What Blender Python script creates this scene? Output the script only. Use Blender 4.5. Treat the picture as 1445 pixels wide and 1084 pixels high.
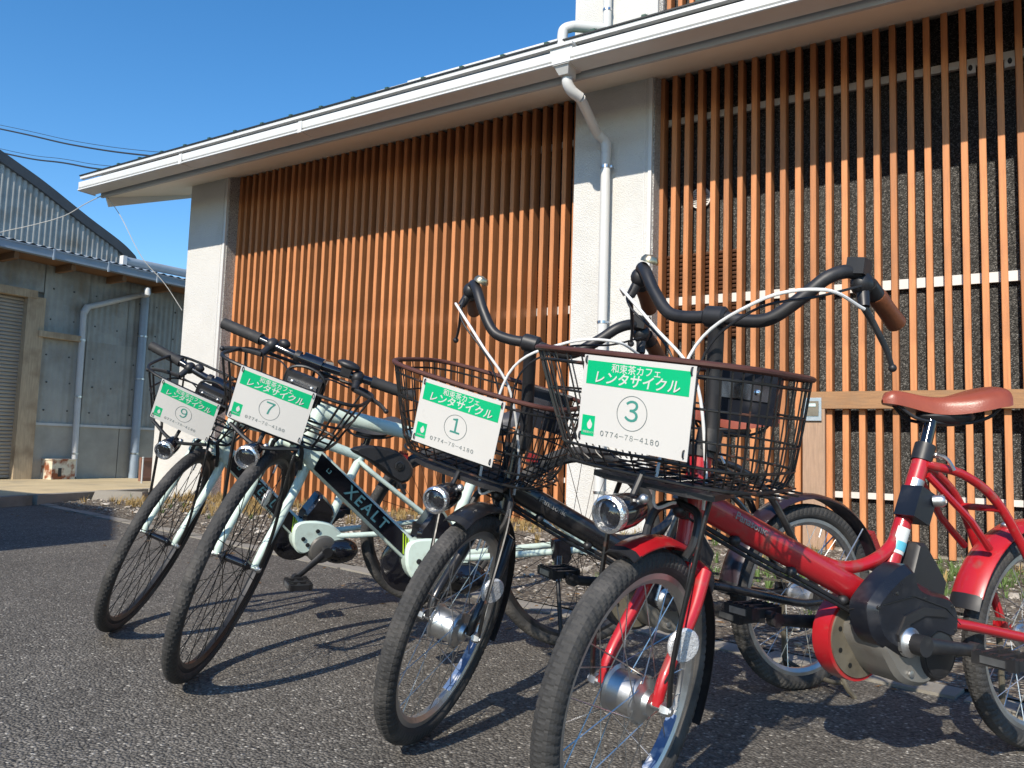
import bpy, math, random
from mathutils import Vector, Matrix
random.seed(7)
for o in list(bpy.data.objects): bpy.data.objects.remove(o)
rad = math.radians
COL = bpy.context.scene.collection
scn = bpy.context.scene

# ------------------------------------------------------------------ camera
PITCH, ROLL, YAW, FPX, CAMH = rad(4.995), rad(1.834), rad(31.809), 1110.0, 0.668
fw = Vector((-math.sin(YAW)*math.cos(PITCH), math.cos(YAW)*math.cos(PITCH), math.sin(PITCH)))
rt = Vector((math.cos(YAW), math.sin(YAW), 0))
up = rt.cross(fw)
rt2 = rt*math.cos(ROLL) + up*math.sin(ROLL)
up2 = -rt*math.sin(ROLL) + up*math.cos(ROLL)
cam = bpy.data.cameras.new('camera')
camo = bpy.data.objects.new('camera', cam); COL.objects.link(camo)
m = Matrix((rt2, up2, -fw)).transposed().to_4x4()
m.translation = Vector((0, 0, CAMH))
camo.matrix_world = m
cam.sensor_width = 36.0; cam.lens = 36.0*FPX/1445.0
cam.clip_start = 0.05; cam.clip_end = 3000
scn.camera = camo
CAMP = Vector((0, 0, CAMH))
def ray(u, v): return rt2*((u-722.5)/FPX) + up2*((542-v)/FPX) + fw
def atY(u, v, Y): d = ray(u, v); return CAMP + d*(Y/d.y)
def atX(u, v, X): d = ray(u, v); return CAMP + d*(X/d.x)
def atZ(u, v, Z=0.0): d = ray(u, v); return CAMP + d*((Z-CAMH)/d.z)

# ------------------------------------------------------------------ sky and sun
SUN_EL, SUN_AZ = rad(36), rad(173)
w = bpy.data.worlds.new('World'); scn.world = w; w.use_nodes = True
nt = w.node_tree; nt.nodes.clear()
sky = nt.nodes.new('ShaderNodeTexSky'); sky.sky_type = 'NISHITA'; sky.sun_disc = False
sky.sun_elevation = SUN_EL; sky.sun_rotation = SUN_AZ
sky.air_density = 1.0; sky.dust_density = 0.15; sky.ozone_density = 2.0; sky.altitude = 300
bg = nt.nodes.new('ShaderNodeBackground'); bg.inputs['Strength'].default_value = 0.15
wo = nt.nodes.new('ShaderNodeOutputWorld')
hs = nt.nodes.new('ShaderNodeHueSaturation'); hs.inputs['Saturation'].default_value = 1.32
nt.links.new(sky.outputs[0], hs.inputs['Color']); nt.links.new(hs.outputs[0], bg.inputs[0]); nt.links.new(bg.outputs[0], wo.inputs[0])
sl = bpy.data.lights.new('sun', 'SUN'); sl.energy = 4.4; sl.angle = rad(0.53); sl.color = (1.0, 0.91, 0.78)
so = bpy.data.objects.new('sun', sl); COL.objects.link(so)
tosun = Vector((math.sin(SUN_AZ)*math.cos(SUN_EL), math.cos(SUN_AZ)*math.cos(SUN_EL), math.sin(SUN_EL)))
so.rotation_euler = (-tosun).to_track_quat('-Z', 'Y').to_euler(); so.location = (2, -10, 12)
scn.view_settings.view_transform = 'Standard'; scn.view_settings.look = 'None'
scn.view_settings.exposure = 0.45; scn.view_settings.gamma = 1.0
scn.render.engine = 'CYCLES'
scn.render.resolution_x = 1024; scn.render.resolution_y = 768

# ------------------------------------------------------------------ materials
MATS = {}
def mat(name, col, rough=0.5, metal=0.0, var=None, bump=None, rand=0.0, spec=0.5, coat=0.0, dirt=None, stretch=None):
    """col base colour; var=(scale, amount[,detail]); bump=(scale, distance); rand=per object value change; dirt=(scale, colour, lo, hi)"""
    m = bpy.data.materials.new(name); m.use_nodes = True
    n = m.node_tree; b = n.nodes['Principled BSDF']
    b.inputs['Roughness'].default_value = rough; b.inputs['Metallic'].default_value = metal
    b.inputs['Specular IOR Level'].default_value = spec; b.inputs['Coat Weight'].default_value = coat
    b.inputs['Coat Roughness'].default_value = 0.08
    tc = n.nodes.new('ShaderNodeTexCoord'); src = tc.outputs['Object']
    if stretch:
        mp = n.nodes.new('ShaderNodeMapping'); mp.inputs['Scale'].default_value = stretch
        n.links.new(src, mp.inputs[0]); src = mp.outputs[0]
    rgb = n.nodes.new('ShaderNodeRGB'); rgb.outputs[0].default_value = (*col, 1); out = rgb.outputs[0]
    if var:
        t = n.nodes.new('ShaderNodeTexNoise'); t.inputs['Scale'].default_value = var[0]; t.inputs['Detail'].default_value = 6
        t.inputs['Roughness'].default_value = 0.65
        n.links.new(src, t.inputs['Vector'])
        r = n.nodes.new('ShaderNodeMapRange'); r.inputs[1].default_value = 0.3; r.inputs[2].default_value = 0.7
        r.inputs[3].default_value = 1-var[1]; r.inputs[4].default_value = 1+var[1]
        n.links.new(t.outputs['Fac'], r.inputs[0])
        h = n.nodes.new('ShaderNodeHueSaturation'); n.links.new(out, h.inputs['Color']); n.links.new(r.outputs[0], h.inputs['Value']); out = h.outputs[0]
        rr = n.nodes.new('ShaderNodeMapRange'); rr.inputs[1].default_value = 0.3; rr.inputs[2].default_value = 0.7
        rr.inputs[3].default_value = max(0, rough-.08); rr.inputs[4].default_value = min(1, rough+.08)
        n.links.new(t.outputs['Fac'], rr.inputs[0]); n.links.new(rr.outputs[0], b.inputs['Roughness'])
    if rand:
        oi = n.nodes.new('ShaderNodeObjectInfo'); r = n.nodes.new('ShaderNodeMapRange')
        r.inputs[3].default_value = 1-rand; r.inputs[4].default_value = 1+rand
        n.links.new(oi.outputs['Random'], r.inputs[0])
        h = n.nodes.new('ShaderNodeHueSaturation'); n.links.new(out, h.inputs['Color']); n.links.new(r.outputs[0], h.inputs['Value']); out = h.outputs[0]
    if dirt:
        t = n.nodes.new('ShaderNodeTexNoise'); t.inputs['Scale'].default_value = dirt[0]; t.inputs['Detail'].default_value = 8
        n.links.new(tc.outputs['Object'], t.inputs['Vector'])
        r = n.nodes.new('ShaderNodeMapRange'); r.inputs[1].default_value = dirt[2]; r.inputs[2].default_value = dirt[3]; r.clamp = True
        n.links.new(t.outputs['Fac'], r.inputs[0])
        mx = n.nodes.new('ShaderNodeMix'); mx.data_type = 'RGBA'
        n.links.new(r.outputs[0], mx.inputs[0]); n.links.new(out, mx.inputs[6]); mx.inputs[7].default_value = (*dirt[1], 1); out = mx.outputs[2]
    n.links.new(out, b.inputs['Base Color'])
    if bump:
        t = n.nodes.new('ShaderNodeTexNoise'); t.inputs['Scale'].default_value = bump[0]; t.inputs['Detail'].default_value = 4
        n.links.new(src, t.inputs['Vector'])
        bp = n.nodes.new('ShaderNodeBump'); bp.inputs['Distance'].default_value = bump[1]; bp.inputs['Strength'].default_value = 0.8
        n.links.new(t.outputs['Fac'], bp.inputs['Height']); n.links.new(bp.outputs[0], b.inputs['Normal'])
    MATS[name] = m
    return m

def pebble_mat(name, scale, cols, rough, bumpd, patch=None, flat=0.0):
    """cells of random colour with a raised centre: aggregate, pebble dash, asphalt"""
    m = bpy.data.materials.new(name); m.use_nodes = True
    n = m.node_tree; b = n.nodes['Principled BSDF']; b.inputs['Roughness'].default_value = rough
    tc = n.nodes.new('ShaderNodeTexCoord')
    nz = n.nodes.new('ShaderNodeTexNoise'); nz.inputs['Scale'].default_value = scale*.6; nz.inputs['Detail'].default_value = 2
    n.links.new(tc.outputs['Object'], nz.inputs['Vector'])
    ad = n.nodes.new('ShaderNodeVectorMath'); ad.operation = 'MULTIPLY_ADD'
    ad.inputs[1].default_value = (.8/scale,)*3
    n.links.new(nz.outputs['Color'], ad.inputs[0]); n.links.new(tc.outputs['Object'], ad.inputs[2])
    v = n.nodes.new('ShaderNodeTexVoronoi'); v.inputs['Scale'].default_value = scale
    n.links.new(ad.outputs[0], v.inputs['Vector'])
    sx = n.nodes.new('ShaderNodeSeparateColor'); n.links.new(v.outputs['Color'], sx.inputs[0])
    cr = n.nodes.new('ShaderNodeValToRGB'); cr.color_ramp.interpolation = 'LINEAR'
    e = cr.color_ramp.elements
    while len(e) < len(cols): e.new(0.5)
    for i, (p, c) in enumerate(cols): e[i].position = p; e[i].color = (*c, 1)
    n.links.new(sx.outputs[0], cr.inputs[0]); out = cr.outputs[0]
    # darker joints between the stones
    mr = n.nodes.new('ShaderNodeMapRange'); mr.inputs[1].default_value = 0.35; mr.inputs[2].default_value = 0.75
    mr.inputs[3].default_value = 1.0; mr.inputs[4].default_value = 0.5
    n.links.new(v.outputs['Distance'], mr.inputs[0])
    h = n.nodes.new('ShaderNodeHueSaturation'); n.links.new(out, h.inputs['Color']); n.links.new(mr.outputs[0], h.inputs['Value']); out = h.outputs[0]
    if patch:
        for sc, am in patch:
            t = n.nodes.new('ShaderNodeTexNoise'); t.inputs['Scale'].default_value = sc; t.inputs['Detail'].default_value = 5
            n.links.new(tc.outputs['Object'], t.inputs['Vector'])
            r = n.nodes.new('ShaderNodeMapRange'); r.inputs[1].default_value = .3; r.inputs[2].default_value = .7
            r.inputs[3].default_value = 1-am; r.inputs[4].default_value = 1+am
            n.links.new(t.outputs['Fac'], r.inputs[0])
            h = n.nodes.new('ShaderNodeHueSaturation'); n.links.new(out, h.inputs['Color']); n.links.new(r.outputs[0], h.inputs['Value']); out = h.outputs[0]
    n.links.new(out, b.inputs['Base Color'])
    iv = n.nodes.new('ShaderNodeMath'); iv.operation = 'SUBTRACT'; iv.inputs[0].default_value = 1
    n.links.new(v.outputs['Distance'], iv.inputs[1])
    ml = n.nodes.new('ShaderNodeMath'); ml.operation = 'MULTIPLY_ADD'; ml.inputs[1].default_value = .6
    n.links.new(sx.outputs[1], ml.inputs[0]); n.links.new(iv.outputs[0], ml.inputs[2])
    bp = n.nodes.new('ShaderNodeBump'); bp.inputs['Distance'].default_value = bumpd; bp.inputs['Strength'].default_value = 1.0
    n.links.new(ml.outputs[0], bp.inputs['Height']); n.links.new(bp.outputs[0], b.inputs['Normal'])
    MATS[name] = m; return m

pebble_mat('asphalt', 130, [(0, (.045,.040,.033)), (.12, (.112,.102,.087)), (.6, (.148,.135,.115)), (.93, (.205,.188,.162)), (1, (.48,.45,.39))], .84, .006, [(.45, .16), (1.7, .16), (9, .12), (40, .14)])
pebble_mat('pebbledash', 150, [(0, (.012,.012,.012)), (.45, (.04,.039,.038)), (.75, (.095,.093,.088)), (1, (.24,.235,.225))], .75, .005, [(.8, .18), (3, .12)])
pebble_mat('pebbledash_grey', 120, [(0, (.3,.29,.28)), (.6, (.5,.49,.47)), (1, (.75,.73,.7))], .8, .006)
pebble_mat('gravel_soil', 55, [(0, (.09,.07,.05)), (.5, (.19,.155,.115)), (.85, (.32,.28,.22)), (1, (.5,.46,.4))], .9, .02, [(1.4, .25), (6, .2)])
mat('white_render', (.585,.58,.555), .8, var=(3, .03), bump=(95, .012), spec=.3, dirt=(2.2, (.49,.475,.435), .5, .9))
mat('fascia_grey', (.42,.44,.46), .6, var=(2, .06), spec=.3)
mat('soffit', (.74,.69,.60), .75, var=(2, .04), bump=(60, .001), spec=.3)
mat('white_plastic', (.60,.60,.58), .38, var=(5, .03), dirt=(7, (.55,.54,.5), .6, .95))
mat('white_bar', (.62,.61,.59), .45, var=(6, .05))
mat('slat_wood', (.475,.192,.074), .62, var=(5, .2), bump=(26, .0012), rand=.2, spec=.35, stretch=(14, 14, .7), dirt=(2.2, (.30,.125,.055), .52, .88))
mat('old_wood', (.31,.165,.075), .75, var=(6, .22), bump=(30, .002), stretch=(1.2, 14, 14), dirt=(5, (.25,.16,.09), .55, .8))
mat('post_wood', (.36,.235,.155), .78, var=(5, .18), bump=(30, .002), stretch=(14, 14, 1.2), dirt=(5, (.30,.2,.13), .55, .85))
mat('louvre', (.30,.12,.045), .6, var=(6, .15))
mat('dark_louvre', (.10,.045,.025), .6, var=(6, .15))
mat('steel', (.6,.6,.6), .3, 1.0, var=(20, .06))
mat('roof_green', (.03,.075,.05), .45, var=(4, .1))
mat('roof_edge', (.012,.013,.013), .5, var=(4, .1))
mat('corrugated', (.31,.315,.295), .58, .25, var=(2.5, .25), dirt=(3, (.20,.165,.12), .5, .8))
mat('corrugated_pale', (.32,.325,.30), .65, .05, var=(2, .2), dirt=(2.4, (.2,.175,.135), .48, .8))
mat('cement_panel', (.34,.335,.30), .8, var=(1.8, .2), dirt=(2.6, (.24,.24,.21), .5, .85))
mat('shutter', (.36,.33,.28), .55, .1, var=(2, .1))
mat('timber_frame', (.42,.33,.22), .8, var=(5, .2), stretch=(12, 12, 1), dirt=(4, (.22,.15,.09), .5, .8))
mat('eave_timber', (.20,.11,.055), .8, var=(5, .2))
mat('blue_gutter', (.29,.36,.44), .45, .1, var=(4, .1), dirt=(4, (.22,.25,.28), .55, .9))
mat('blue_roof', (.34,.39,.43), .5, .2, var=(3, .12))
mat('verge', (.055,.06,.065), .6, var=(4, .15))
mat('grey_pipe', (.50,.52,.53), .5, var=(4, .1), dirt=(4, (.3,.29,.26), .55, .9))
mat('concrete', (.27,.25,.215), .9, var=(4, .14), bump=(60, .004), dirt=(4, (.16,.145,.12), .42, .7))
mat('apron', (.52,.42,.255), .9, var=(1.5, .16), bump=(40, .004), dirt=(2.5, (.28,.24,.18), .55, .85))
mat('rusty', (.62,.58,.46), .7, var=(8, .12), dirt=(9, (.24,.07,.025), .42, .58))
mat('brown_board', (.20,.10,.07), .7, var=(7, .2))
mat('slate_panel', (.035,.05,.06), .5, var=(5, .1))
mat('cable_black', (.012,.013,.016), .6, var=(20, .1))
mat('cable_grey', (.42,.42,.40), .6, var=(20, .1))
mat('dry_grass', (.34,.235,.09), .8, var=(4, .25), rand=.1)
mat('weed', (.09,.145,.035), .7, var=(4, .25), rand=.1)
mat('stone', (.36,.32,.27), .85, var=(30, .22), bump=(60, .003), dirt=(14, (.52,.49,.44), .5, .7))
mat('shed_board', (.30,.29,.27), .8, var=(3, .15))
# bicycles
mat('mint_paint', (.58,.70,.63), .34, var=(6, .05), coat=.5, dirt=(22, (.42,.47,.40), .56, .8))
mat('red_paint', (.40,.010,.016), .38, var=(6, .1), coat=.45, dirt=(26, (.26,.07,.055), .56, .72))
mat('black_paint', (.012,.012,.014), .3, var=(7, .1), coat=.5, dirt=(16, (.06,.055,.05), .58, .9))
mat('dark_red_paint', (.022,.012,.017), .35, var=(7, .1), coat=.4)
mat('black_plastic', (.016,.016,.018), .48, var=(14, .15), dirt=(20, (.07,.065,.06), .58, .95))
mat('navy_plastic', (.009,.011,.017), .33, var=(9, .15), dirt=(14, (.07,.07,.075), .55, .95))
mat('gloss_black', (.006,.006,.009), .14, var=(8, .1), coat=.7)
mat('leaf_litter', (.20,.11,.045), .8, var=(12, .3))
mat('rubber', (.034,.033,.032), .78, var=(30, .2), bump=(240, .0006), dirt=(12, (.115,.105,.095), .48, .85))
mat('rubber_side', (.02,.02,.02), .7, var=(30, .2))
mat('chrome', (.78,.78,.77), .16, 1.0, var=(30, .06))
mat('faceted_chrome', (.8,.8,.8), .16, .9, var=(60, .08), bump=(70, .006))
mat('motor_dark', (.12,.115,.11), .4, .4, var=(12, .1))
mat('alu', (.58,.58,.57), .42, 1.0, var=(30, .08), dirt=(30, (.25,.23,.2), .6, .9))
mat('alu_dark', (.05,.05,.052), .4, .7, var=(30, .1))
mat('spoke_steel', (.55,.55,.54), .32, 1.0, var=(30, .1))
mat('spoke_black', (.02,.02,.02), .4, .6, var=(30, .1))
mat('wire_black', (.012,.012,.012), .42, var=(40, .2), dirt=(40, (.16,.06,.03), .62, .8))
mat('rim_band', (.075,.026,.018), .55, var=(14, .2))
mat('saddle_brown', (.27,.062,.032), .36, var=(9, .12), bump=(300, .0004), dirt=(10, (.16,.035,.02), .55, .9))
mat('saddle_grey', (.05,.05,.055), .5, var=(9, .1))
mat('grip_brown', (.16,.05,.018), .5, var=(30, .15), bump=(150, .0008))
mat('grip_black', (.022,.022,.023), .7, var=(30, .15))
mat('motor_grey', (.22,.21,.19), .45, .4, var=(12, .1), dirt=(18, (.14,.12,.1), .55, .9))
mat('guard_plate', (.19,.17,.13), .6, .5, var=(16, .18), dirt=(20, (.09,.075,.055), .5, .8))
mat('sign_white', (.575,.565,.54), .3, var=(3, .02), coat=.25)
mat('sign_green', (.0,.41,.165), .3, var=(4, .02), coat=.25)
mat('sign_ink', (.16,.19,.19), .4, var=(9, .05))
mat('sign_teal', (.05,.24,.20), .4, var=(9, .05))
mat('cable_white', (.70,.70,.68), .4, var=(9, .05))
mat('decal_mint', (.22,.42,.38), .4, var=(9, .05))
mat('decal_lime', (.38,.56,.03), .4, var=(9, .05))
mat('decal_grey', (.22,.22,.22), .4, var=(9, .05))
mat('decal_white', (.6,.62,.6), .4, var=(9, .05))
mat('decal_blue', (.1,.42,.55), .4, var=(9, .05))
mat('decal_orange', (.7,.3,.03), .4, var=(9, .05))
mat('reflector_clear', (.62,.63,.64), .22, .35, var=(220, .3), bump=(260, .002))
mat('reflector_red', (.25,.02,.02), .25, var=(220, .2), bump=(260, .002))
mat('rim_sticker', (.10,.16,.30), .35, var=(12, .3), dirt=(30, (.6,.6,.62), .55, .7))
mat('bell_brass', (.45,.38,.26), .3, .9, var=(20, .1))
def glass_mat(name):
    # thin clear lens: mostly see-through with a mirror-like sheen
    m = bpy.data.materials.new(name); m.use_nodes = True; n = m.node_tree; n.nodes.clear()
    out = n.nodes.new('ShaderNodeOutputMaterial'); mx = n.nodes.new('ShaderNodeMixShader'); tr = n.nodes.new('ShaderNodeBsdfTransparent'); gl = n.nodes.new('ShaderNodeBsdfGlossy')
    tr.inputs[0].default_value = (.93,.94,.94,1); gl.inputs['Roughness'].default_value = .05; mx.inputs[0].default_value = .1
    tc = n.nodes.new('ShaderNodeTexCoord'); v = n.nodes.new('ShaderNodeTexNoise'); v.inputs['Scale'].default_value = 80
    n.links.new(tc.outputs['Object'], v.inputs['Vector']); bp = n.nodes.new('ShaderNodeBump'); bp.inputs['Distance'].default_value = .001
    n.links.new(v.outputs['Fac'], bp.inputs['Height']); n.links.new(bp.outputs[0], gl.inputs['Normal'])
    n.links.new(tr.outputs[0], mx.inputs[1]); n.links.new(gl.outputs[0], mx.inputs[2]); n.links.new(mx.outputs[0], out.inputs[0])
    MATS[name] = m
glass_mat('lamp_glass')

# ------------------------------------------------------------------ mesh helpers
def V(*a): return Vector(a)
def smooth_path(pts, k=6, closed=False):
    P = [Vector(p) for p in pts]; n = len(P); out = []
    rng = range(n if closed else n-1)
    for i in rng:
        p1, p2 = P[i], P[(i+1) % n]
        p0 = P[i-1] if (closed or i > 0) else p1*2-p2
        p3 = P[(i+2) % n] if (closed or i+2 < n) else p2*2-p1
        for j in range(k):
            t = j/k
            out.append(.5*((2*p1)+(p2-p0)*t+(2*p0-5*p1+4*p2-p3)*t*t+(3*p1-p0-3*p2+p3)*t**3))
    if not closed: out.append(P[-1])
    return out
class MB:
    def __init__(s, T=None): s.v = []; s.f = []; s.T = T
    def add(s, vs, fs):
        o = len(s.v); s.v += [Vector(p) for p in vs]; s.f += [tuple(i+o for i in q) for q in fs]; return s
    def tube(s, pts, r, n=8, closed=False, caps=True, flat=None):
        P = [Vector(p) for p in pts]; N = len(P)
        R = r if isinstance(r, (list, tuple)) else [r]*N
        if len(R) != N: R = [R[0]+(R[-1]-R[0])*i/(N-1) for i in range(N)]
        tan = []
        for i in range(N):
            a = P[i-1] if (i > 0 or closed) else P[i]; b = P[(i+1) % N] if (i < N-1 or closed) else P[i]
            t = (b-a); tan.append(t.normalized() if t.length > 1e-9 else V(0,0,1))
        ref = V(0,0,1) if abs(tan[0].z) < .9 else V(1,0,0)
        nv = (ref-tan[0]*ref.dot(tan[0])).normalized(); vs = []; fs = []
        for i in range(N):
            nv = (nv-tan[i]*nv.dot(tan[i])); nv = nv.normalized() if nv.length > 1e-6 else tan[i].orthogonal().normalized()
            bn = tan[i].cross(nv)
            fa, fb = flat if flat else (1, 1)
            for j in range(n):
                a = 2*math.pi*j/n; vs.append(P[i]+nv*(math.cos(a)*R[i]*fa)+bn*(math.sin(a)*R[i]*fb))
        for i in range(N if closed else N-1):
            k = (i+1) % N
            for j in range(n): fs.append((i*n+j, i*n+(j+1) % n, k*n+(j+1) % n, k*n+j))
        if caps and not closed: fs.append(tuple(range(n-1, -1, -1))); fs.append(tuple((N-1)*n+j for j in range(n)))
        return s.add(vs, fs)
    def box(s, c, size, rot=None):
        c = Vector(c); h = [x/2 for x in size]
        vs = [V(a*h[0], b*h[1], d*h[2]) for a in (-1,1) for b in (-1,1) for d in (-1,1)]
        if rot: vs = [rot @ p for p in vs]
        return s.add([c+p for p in vs], [(0,1,3,2),(4,6,7,5),(0,4,5,1),(2,3,7,6),(0,2,6,4),(1,5,7,3)])
    def lathe(s, o, ax, prof, n=20, close=True):
        o = Vector(o); ax = Vector(ax).normalized(); u = ax.orthogonal().normalized(); w = ax.cross(u); vs = []; fs = []
        for r, t in prof:
            for j in range(n):
                a = 2*math.pi*j/n; vs.append(o+ax*t+u*(math.cos(a)*r)+w*(math.sin(a)*r))
        for i in range(len(prof)-1):
            for j in range(n): fs.append((i*n+j, i*n+(j+1) % n, (i+1)*n+(j+1) % n, (i+1)*n+j))
        if close: fs.append(tuple(range(n-1,-1,-1))); fs.append(tuple((len(prof)-1)*n+j for j in range(n)))
        return s.add(vs, fs)
    def ring(s, c, ax, R, prof, n=64, a0=0, a1=2*math.pi, u=None):
        """sweep a closed profile [(dr, dt)] round an axis; partial when a1-a0 < 2pi"""
        c = Vector(c); ax = Vector(ax).normalized(); u = Vector(u).normalized() if u else ax.orthogonal().normalized(); w = ax.cross(u)
        full = abs(a1-a0-2*math.pi) < 1e-6; N = n if full else n+1; m = len(prof); vs = []; fs = []
        for i in range(N):
            a = a0+(a1-a0)*i/n; d = u*math.cos(a)+w*math.sin(a)
            for dr, dt in prof: vs.append(c+d*(R+dr)+ax*dt)
        for i in range(n):
            k = (i+1) % N
            for j in range(m): fs.append((i*m+j, i*m+(j+1) % m, k*m+(j+1) % m, k*m+j))
        if not full: fs.append(tuple(range(m-1,-1,-1))); fs.append(tuple((N-1)*m+j for j in range(m)))
        return s.add(vs, fs)
    def plate(s, pts, d, bev=0.0):
        """extrude a polygon (3D points) by vector d; bev insets and lowers the front edge"""
        P = [Vector(p) for p in pts]; d = Vector(d); n = len(P)
        if bev:
            c = sum(P, V(0,0,0))/n; dn = d.normalized()
            L = [P, [p+d-dn*bev for p in P], [p+(c-p).normalized()*bev+d for p in P]]
        else: L = [P, [p+d for p in P]]
        vs = [p for l in L for p in l]; fs = [tuple(range(n-1,-1,-1)), tuple((len(L)-1)*n+j for j in range(n))]
        for i in range(len(L)-1):
            for j in range(n): fs.append((i*n+j, i*n+(j+1) % n, (i+1)*n+(j+1) % n, (i+1)*n+j))
        return s.add(vs, fs)
    def ell(s, c, r, n=14, m=8, rot=None):
        c = Vector(c); vs = []; fs = []
        for i in range(m+1):
            t = math.pi*i/m
            for j in range(n):
                a = 2*math.pi*j/n; p = V(r[0]*math.sin(t)*math.cos(a), r[1]*math.sin(t)*math.sin(a), r[2]*math.cos(t))
                vs.append(c+(rot @ p if rot else p))
        for i in range(m):
            for j in range(n): fs.append((i*n+j, (i+1)*n+j, (i+1)*n+(j+1) % n, i*n+(j+1) % n))
        return s.add(vs, fs)
    def quad(s, a, b, c, d): return s.add([a,b,c,d], [(0,1,2,3)])
    def build(s, name, material, parent=None, angle=38, kind=None, label=None):
        vs = [s.T(p) for p in s.v] if s.T else s.v
        me = bpy.data.meshes.new(name); me.from_pydata([tuple(p) for p in vs], [], s.f)
        me.validate(); me.update()
        if angle:
            me.polygons.foreach_set('use_smooth', [True]*len(me.polygons)); me.set_sharp_from_angle(angle=rad(angle))
        mats = material if isinstance(material, (list, tuple)) else [material]
        for x in mats: me.materials.append(MATS[x])
        o = bpy.data.objects.new(name, me); COL.objects.link(o)
        if parent:
            o.parent = parent
            if parent.name in WR: o.location = -parent.location
        if kind: o['kind'] = kind
        if label: o['label'] = label
        return o
def fixn(o):
    import bmesh
    b = bmesh.new(); b.from_mesh(o.data); bmesh.ops.recalc_face_normals(b, faces=b.faces); b.to_mesh(o.data); b.free(); return o
WR = set()
def wroot(name, loc):
    o = empty(name, loc); WR.add(o.name); return o
def empty(name, loc=(0,0,0), rot=(0,0,0)):
    o = bpy.data.objects.new(name, None); o.empty_display_size = .1; COL.objects.link(o)
    o.location = loc; o.rotation_euler = rot; return o
def tag(o, label, cat, group=None):
    o['label'] = label; o['category'] = cat
    if group: o['group'] = group
    return o
def struct(o): o['kind'] = 'structure'; return o
def inst(src, name, parent, loc=None, rot=None, scale=None):
    o = bpy.data.objects.new(name, src.data); COL.objects.link(o); o.parent = parent
    if loc is not None: o.location = loc
    if rot is not None: o.rotation_euler = rot
    if scale is not None: o.scale = scale
    return o
def text_obj(name, body, size, material, parent, o, ux, uy, T=None, bold=0.0, align='CENTER', depth=0.0004, shear=0.0, space=1.0):
    """flat lettering: origin o, x direction ux, y direction uy (unit vectors)"""
    c = bpy.data.curves.new('lettering', 'FONT'); c.body = body; c.size = size; c.align_x = align; c.align_y = 'CENTER'
    c.extrude = depth/2; c.offset = bold; c.resolution_u = 3; c.shear = shear; c.space_character = space
    t = bpy.data.objects.new('lettering_tmp', c); COL.objects.link(t)
    dg = bpy.context.evaluated_depsgraph_get(); me = bpy.data.meshes.new_from_object(t.evaluated_get(dg)); bpy.data.objects.remove(t); bpy.data.curves.remove(c)
    ux = Vector(ux).normalized(); uy = Vector(uy).normalized(); uz = ux.cross(uy); o = Vector(o)
    for v in me.vertices:
        p = o+ux*v.co.x+uy*v.co.y+uz*(v.co.z+depth/2); v.co = T(p) if T else p
    me.materials.clear(); me.materials.append(MATS[material]); me.name = name
    ob = bpy.data.objects.new(name, me); COL.objects.link(ob); ob.parent = parent
    if parent and parent.name in WR: ob.location = -parent.location
    return ob

# ================================================================== GROUND
def edgeY(x): return 2.70-0.2*x
g = MB(); g.quad(V(-300,-300,0), V(300,-300,0), V(300,300,0), V(-300,300,0)); struct(g.build('asphalt', 'asphalt', angle=None))
# gravel strip along the building
def hnoise(x, y): return .5+.25*math.sin(x*5.1+y*2.3)+.25*math.sin(x*2.2-y*6.7+1.3)
g = MB(); NX, NY = 150, 44
for i in range(NX+1):
    x = -8.35+i*(12.35/NX)
    for j in range(NY+1):
        t = j/NY; y = (edgeY(x)+.06)*(1-t)+6.40*t
        z = .006+.022*hnoise(x, y)*min(1, t*4)+random.uniform(0, .006)+.02*max(0, t-.6)
        g.v.append(V(x, y, z))
for i in range(NX):
    for j in range(NY): a = i*(NY+1)+j; g.f.append((a, a+NY+1, a+NY+2, a+1))
struct(g.build('gravel_strip', 'gravel_soil'))
es = MB(); es.box((0,0,0), (.588,.11,.09)); es0 = None
ev = wroot('edging_strip', (0, 2.7, 0)); struct(ev)
a = math.atan(-.2)
for k in range(20):
    x = -8.2+k*.6
    if es0 is None: es0 = es.build('edging_stone', 'concrete', ev); o = es0
    else: o = inst(es0, 'edging_stone', ev)
    o.location = V(x, edgeY(x), -.037+random.uniform(-.004,.003))-ev.location; o.rotation_euler = (random.uniform(-.01,.01), 0, a+random.uniform(-.008,.008))
# loose stones
def stone(mb, c, s):
    q = Matrix.Rotation(random.uniform(0,6.28),3,'Z') @ Matrix.Rotation(random.uniform(-.6,.6),3,'X')
    sx, sy, sz = s*random.uniform(.7,1.3), s*random.uniform(.6,1), s*random.uniform(.4,.75)
    vs = []; 
    for (i,j,k) in ((1,0,0),(-1,0,0),(0,1,0),(0,-1,0),(0,0,1),(0,0,-1),(.65,.65,.5),(-.65,.65,.5),(.65,-.65,.5),(-.65,-.65,.5)):
        vs.append(Vector(c)+q @ V(i*sx*random.uniform(.8,1.1), j*sy*random.uniform(.8,1.1), k*sz*random.uniform(.8,1.1)))
    mb.add(vs, [(0,6,8),(6,4,8),(6,7,4),(7,9,4),(8,4,9),(0,2,6),(2,7,6),(2,1,7),(1,9,7),(1,3,9),(3,8,9),(3,0,8),(0,5,2),(2,5,1),(1,5,3),(3,5,0)])
g = MB()
for k in range(5200):
    x = random.uniform(-8.2, 3.4); t = random.random()**.8; y = (edgeY(x)+.1)*(1-t)+6.36*t
    s = random.choice((.006,.008,.01,.013,.018)) if random.random() < .96 else random.uniform(.022,.04)
    stone(g, (x, y, .012+.02*hnoise(x,y)+s*.25), s)
o = g.build('loose_gravel', 'stone', angle=None, kind='stuff'); o['label'] = 'loose pale stones scattered over the soil strip by the slatted wall'; o['category'] = 'gravel'
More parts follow.
